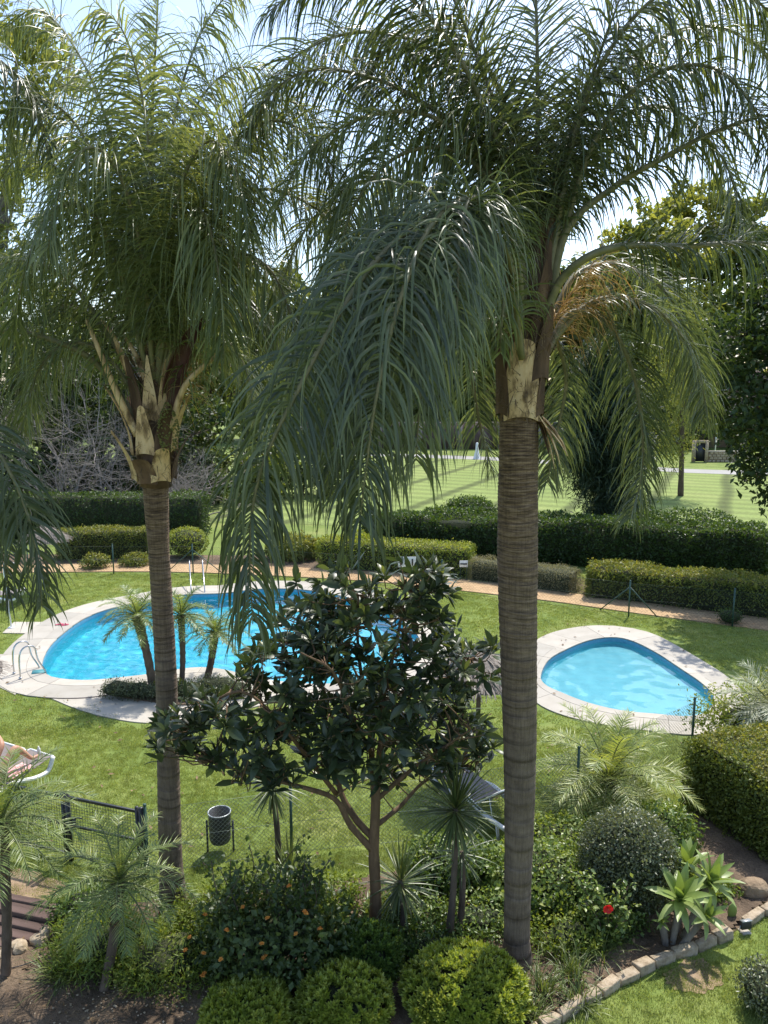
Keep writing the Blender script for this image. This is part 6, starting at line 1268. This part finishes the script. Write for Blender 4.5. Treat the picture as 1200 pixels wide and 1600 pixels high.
# pink sandals
M['pink'] = paint('pink_rubber', (.5, .07, .13), .6)
for k, (px, py, la) in enumerate([(93, 976, 'pink sandal on the pool deck, toe towards the shower'), (101, 977, 'pink sandal on the pool deck, the one closer to the water')]):
    p = at(px, py, .035); t = thing('sandal', p, la, 'sandal', rz=.4+.3*k); m = MB(); th = np.arange(16)*2*math.pi/16; q = np.c_[.13*np.cos(th), .05*np.sin(th)*(1+.25*np.cos(th))]; m.add(np.vstack([np.c_[q, np.full(16, .0)], np.c_[q, np.full(16, .02)]]), np.array([[i, (i+1) % 16, 16+(i+1) % 16, 16+i] for i in range(16)])); m.poly(np.c_[q, np.full(16, .02)]); m.build('sole', M['pink'], t); m = MB(); a = np.linspace(0, math.pi, 9); m.tube(np.c_[np.full(9, .03), .05*np.cos(a), .02+.045*np.sin(a)], .012, 6); m.build('strap', M['pink'], t, True)
# white signs on the clipped hedge
for px0, px1, py0, py1, la in [(622,650,870,886,'wide white notice board fixed to the clipped hedge'), (718,731,876,886,'small white notice on the end of the clipped hedge')]:
    Ys = at((px0+px1)/2, 905)[1]-.25; a = atY(px0, py1, Ys); b_ = atY(px1, py0, Ys); c = (a+b_)/2; t = thing('notice_sign', (c[0], c[1], 0), la, 'sign'); w, h_ = b_[0]-a[0], b_[2]-a[2]
    pbox(t, 'board', (0, 0, c[2]), (w, .02, h_), 'white', bev=.003)
    for f in ((-.3, 0, .3) if w > .4 else (0,)): pbox(t, 'printed_mark', (f*w, -.012, c[2]), (w*.09 if w > .4 else w*.85, .004, h_*.6 if w > .4 else h_*.22), 'black_metal')
    for f in (-.4, .4): m = MB(); m.tube([[f*w, .015, 0], [f*w, .015, c[2]+h_*.4]], .012, 6); m.build('stake', M['green_metal'], t)

# ------------------------------------------------------------------ person lying on the lounger, knees up, one ankle crossed
def skin_body(name, joints, edges, mat, parent, root=0, sub=2):
    me = bpy.data.meshes.new(name); me.from_pydata([j[0] for j in joints], edges, []); me.materials.append(mat); o = bpy.data.objects.new(name, me); COL.objects.link(o); o.parent = parent
    md = o.modifiers.new('skin', 'SKIN'); me.skin_vertices[0].data
    for i, j in enumerate(joints): rr = j[1] if isinstance(j[1], tuple) else (j[1], j[1]); me.skin_vertices[0].data[i].radius = rr
    me.skin_vertices[0].data[root].use_root = True; md.use_smooth_shade = True; s_ = o.modifiers.new('sub', 'SUBSURF'); s_.levels = s_.render_levels = sub; return o
pp = thing('person', (f1[0], f1[1], 0), 'person reclining on the lounger with knees up and ankle crossed, khaki shorts', 'person', rz=ang1)
far = -1 if (np.array([math.cos(ang1+math.pi/2), math.sin(ang1+math.pi/2)])@np.array([0, 1])) < 0 else 1       # local y side that faces away from the camera
fy = lambda y: y*far
J = [((1.05,0,.55),.125),((1.22,0,.58),.13),((1.42,0,.65),.14),((1.58,0,.75),.13),((1.69,0,.83),.055),((1.75,0,.87),.06),((1.85,0,.93),.095),((1.93,0,.98),.07),
 ((1.0,fy(-.1),.56),.1),((.8,fy(-.1),.78),.08),((.62,fy(-.1),.98),.062),((.48,fy(-.1),.82),.058),((.32,fy(-.1),.63),.038),((.27,fy(-.1),.595),.035),((.14,fy(-.1),.6),.028),
 ((1.0,fy(.1),.56),.1),((.85,fy(.14),.82),.08),((.72,fy(.18),1.03),.062),((.66,fy(.02),1.05),.05),((.64,fy(.34),1.06),.045),((.66,fy(.36),1.12),.03),
 ((1.56,fy(-.19),.72),.055),((1.36,fy(-.27),.6),.045),((1.16,fy(-.24),.66),.035),((1.1,fy(-.18),.7),.03),((1.56,fy(.19),.72),.055),((1.36,fy(.27),.6),.045),((1.16,fy(.24),.66),.035),((1.1,fy(.18),.7),.03)]
Ed = [(0,1),(1,2),(2,3),(3,4),(4,5),(5,6),(6,7),(0,8),(8,9),(9,10),(10,11),(11,12),(12,13),(13,14),(0,15),(15,16),(16,17),(3,21),(21,22),(22,23),(23,24),(3,25),(25,26),(26,27),(27,28)]
# crossed shin: knee -> ankle resting over the other knee, foot past it
J += [((.63,fy(.04),1.07),.055),((.62,fy(-.02),1.09),.036),((.6,fy(.0),1.1),.03)]
J[17] = ((.7,fy(.14),1.0),.062); J[18] = ((.64,fy(.3),1.06),.052); J[19] = ((.6,fy(.46),1.16),.036); J[20] = ((.56,fy(.5),1.26),.028)
J = J[:29]; Ed += [(17,18),(18,19),(19,20)]
for hnd, sgn in ((24, -1), (28, 1)):                              # five short fingers per hand
    b0 = np.array(J[hnd][0])
    for k in range(5):
        dy = (k-2)*.016; l_ = [.045, .07, .078, .07, .05][k]; i0 = len(J); J += [(tuple(b0+[-.04, dy, .012]), .009), (tuple(b0+[-.04-l_*.55, dy*1.1, .014]), .009), (tuple(b0+[-.04-l_, dy*1.2, 0.0]), .008)]; Ed += [(hnd, i0), (i0, i0+1), (i0+1, i0+2)]
body = skin_body('body', J, Ed, M['skin'], pp)
M['khaki'] = mottled('khaki_cloth', [(.3, (.14, .12, .07)), (.7, (.22, .19, .12))], 20, .9); M['print'] = mottled('tan_striped_cloth', [(.4, (.1, .06, .035)), (.5, (.5, .36, .2)), (.6, (.6, .5, .34))], 9, .9, stretch=(3, .4, 1)); M['hair'] = mottled('brown_hair', [(.3, (.03, .018, .01)), (.7, (.07, .04, .022))], 30, .6)
skin_body('shorts', [((1.1,0,.56),.145),((1.0,fy(-.1),.57),.122),((.84,fy(-.1),.74),.105),((1.0,fy(.1),.57),.122),((.87,fy(.135),.78),.105)], [(0,1),(1,2),(0,3),(3,4)], M['khaki'], pp)
skin_body('shirt', [((1.12,0,.57),.14),((1.25,0,.59),.148),((1.42,0,.65),.155),((1.6,0,.76),.135),((1.55,fy(-.2),.71),.075),((1.43,fy(-.25),.64),.068),((1.55,fy(.2),.71),.075),((1.43,fy(.25),.64),.068)], [(0,1),(1,2),(2,3),(3,4),(4,5),(3,6),(6,7)], M['print'], pp)
hm = MB(); hm.lathe([(.0, .1), (.07, .085), (.105, .02), (.1, -.05), (.075, -.09)], 16); ho = hm.build('hair', M['hair'], pp, True); ho.location = (1.9, 0, .955); ho.rotation_euler = (0, .95, 0)
fc = MB(); fc.tube([[1.8, 0, 1.02], [1.82, 0, 1.045], [1.845, 0, 1.035]], [.012, .016, .008], 6); fc.build('nose', M['skin'], pp, True)
for s_ in (-1, 1):
    e = MB(); e.lathe([(.011, 0), (.008, .006), (0, .008)], 8); eo_ = e.build('eye', M['hair'], pp); eo_.location = (1.845, s_*.033, 1.02); e = MB(); e.lathe([(.028, 0), (.02, .012), (0, .01)], 8); eo_ = e.build('ear', M['skin'], pp, True); eo_.location = (1.86, s_*.092, .93); eo_.rotation_euler = (-s_*1.4, 0, 0)
e = MB(); e.box((1.785, 0, .985), (.012, .05, .012)); e.build('mouth', M['pink'], pp)
M['towel'] = mottled('pink_patterned_towel', [(.4, (.62, .55, .5)), (.5, (.6, .22, .24)), (.6, (.66, .5, .48))], 14, .95)
def cloth(name, cx, cy, w, d, z, label, mat):
    gx_, gy_ = np.meshgrid(np.linspace(-w/2, w/2, 16), np.linspace(-d/2, d/2, 12)); Z = z+.03*noise3(np.c_[gx_.ravel(), gy_.ravel(), 0*gx_.ravel()], 11, 2.)+.012*r.random(gx_.size)+.02; Z = np.maximum(Z, z+.005)
    m = MB(); V = np.c_[gx_.ravel()+cx, gy_.ravel()+cy, Z]; ii, jj = np.meshgrid(np.arange(11), np.arange(15), indexing='ij'); a = (ii*16+jj).ravel(); m.add(V, np.stack([a, a+1, a+17, a+16], 1)); o = m.build(name, M[mat], None, True); o.location = (f1[0], f1[1], 0); o.rotation_euler = (0, 0, ang1); md = o.modifiers.new('s', 'SOLIDIFY'); md.thickness = .008; return tag(o, label, 'towel')
cloth('towel', .62, fy(-.1), .5, .36, .5, 'crumpled pink patterned towel under the feet of the reclining person', 'towel')
bo = MB(); bo.lathe([(0, 0), (.03, 0), (.032, .1), (.02, .13), (.012, .14), (.012, .16), (0, .16)], 12); o = bo.build('bottle', M['white'], None, True); p = at(61, 1178, .57); o.location = (p[0], p[1], .565); tag(o, 'small white bottle standing on the foot end of the occupied lounger', 'bottle')
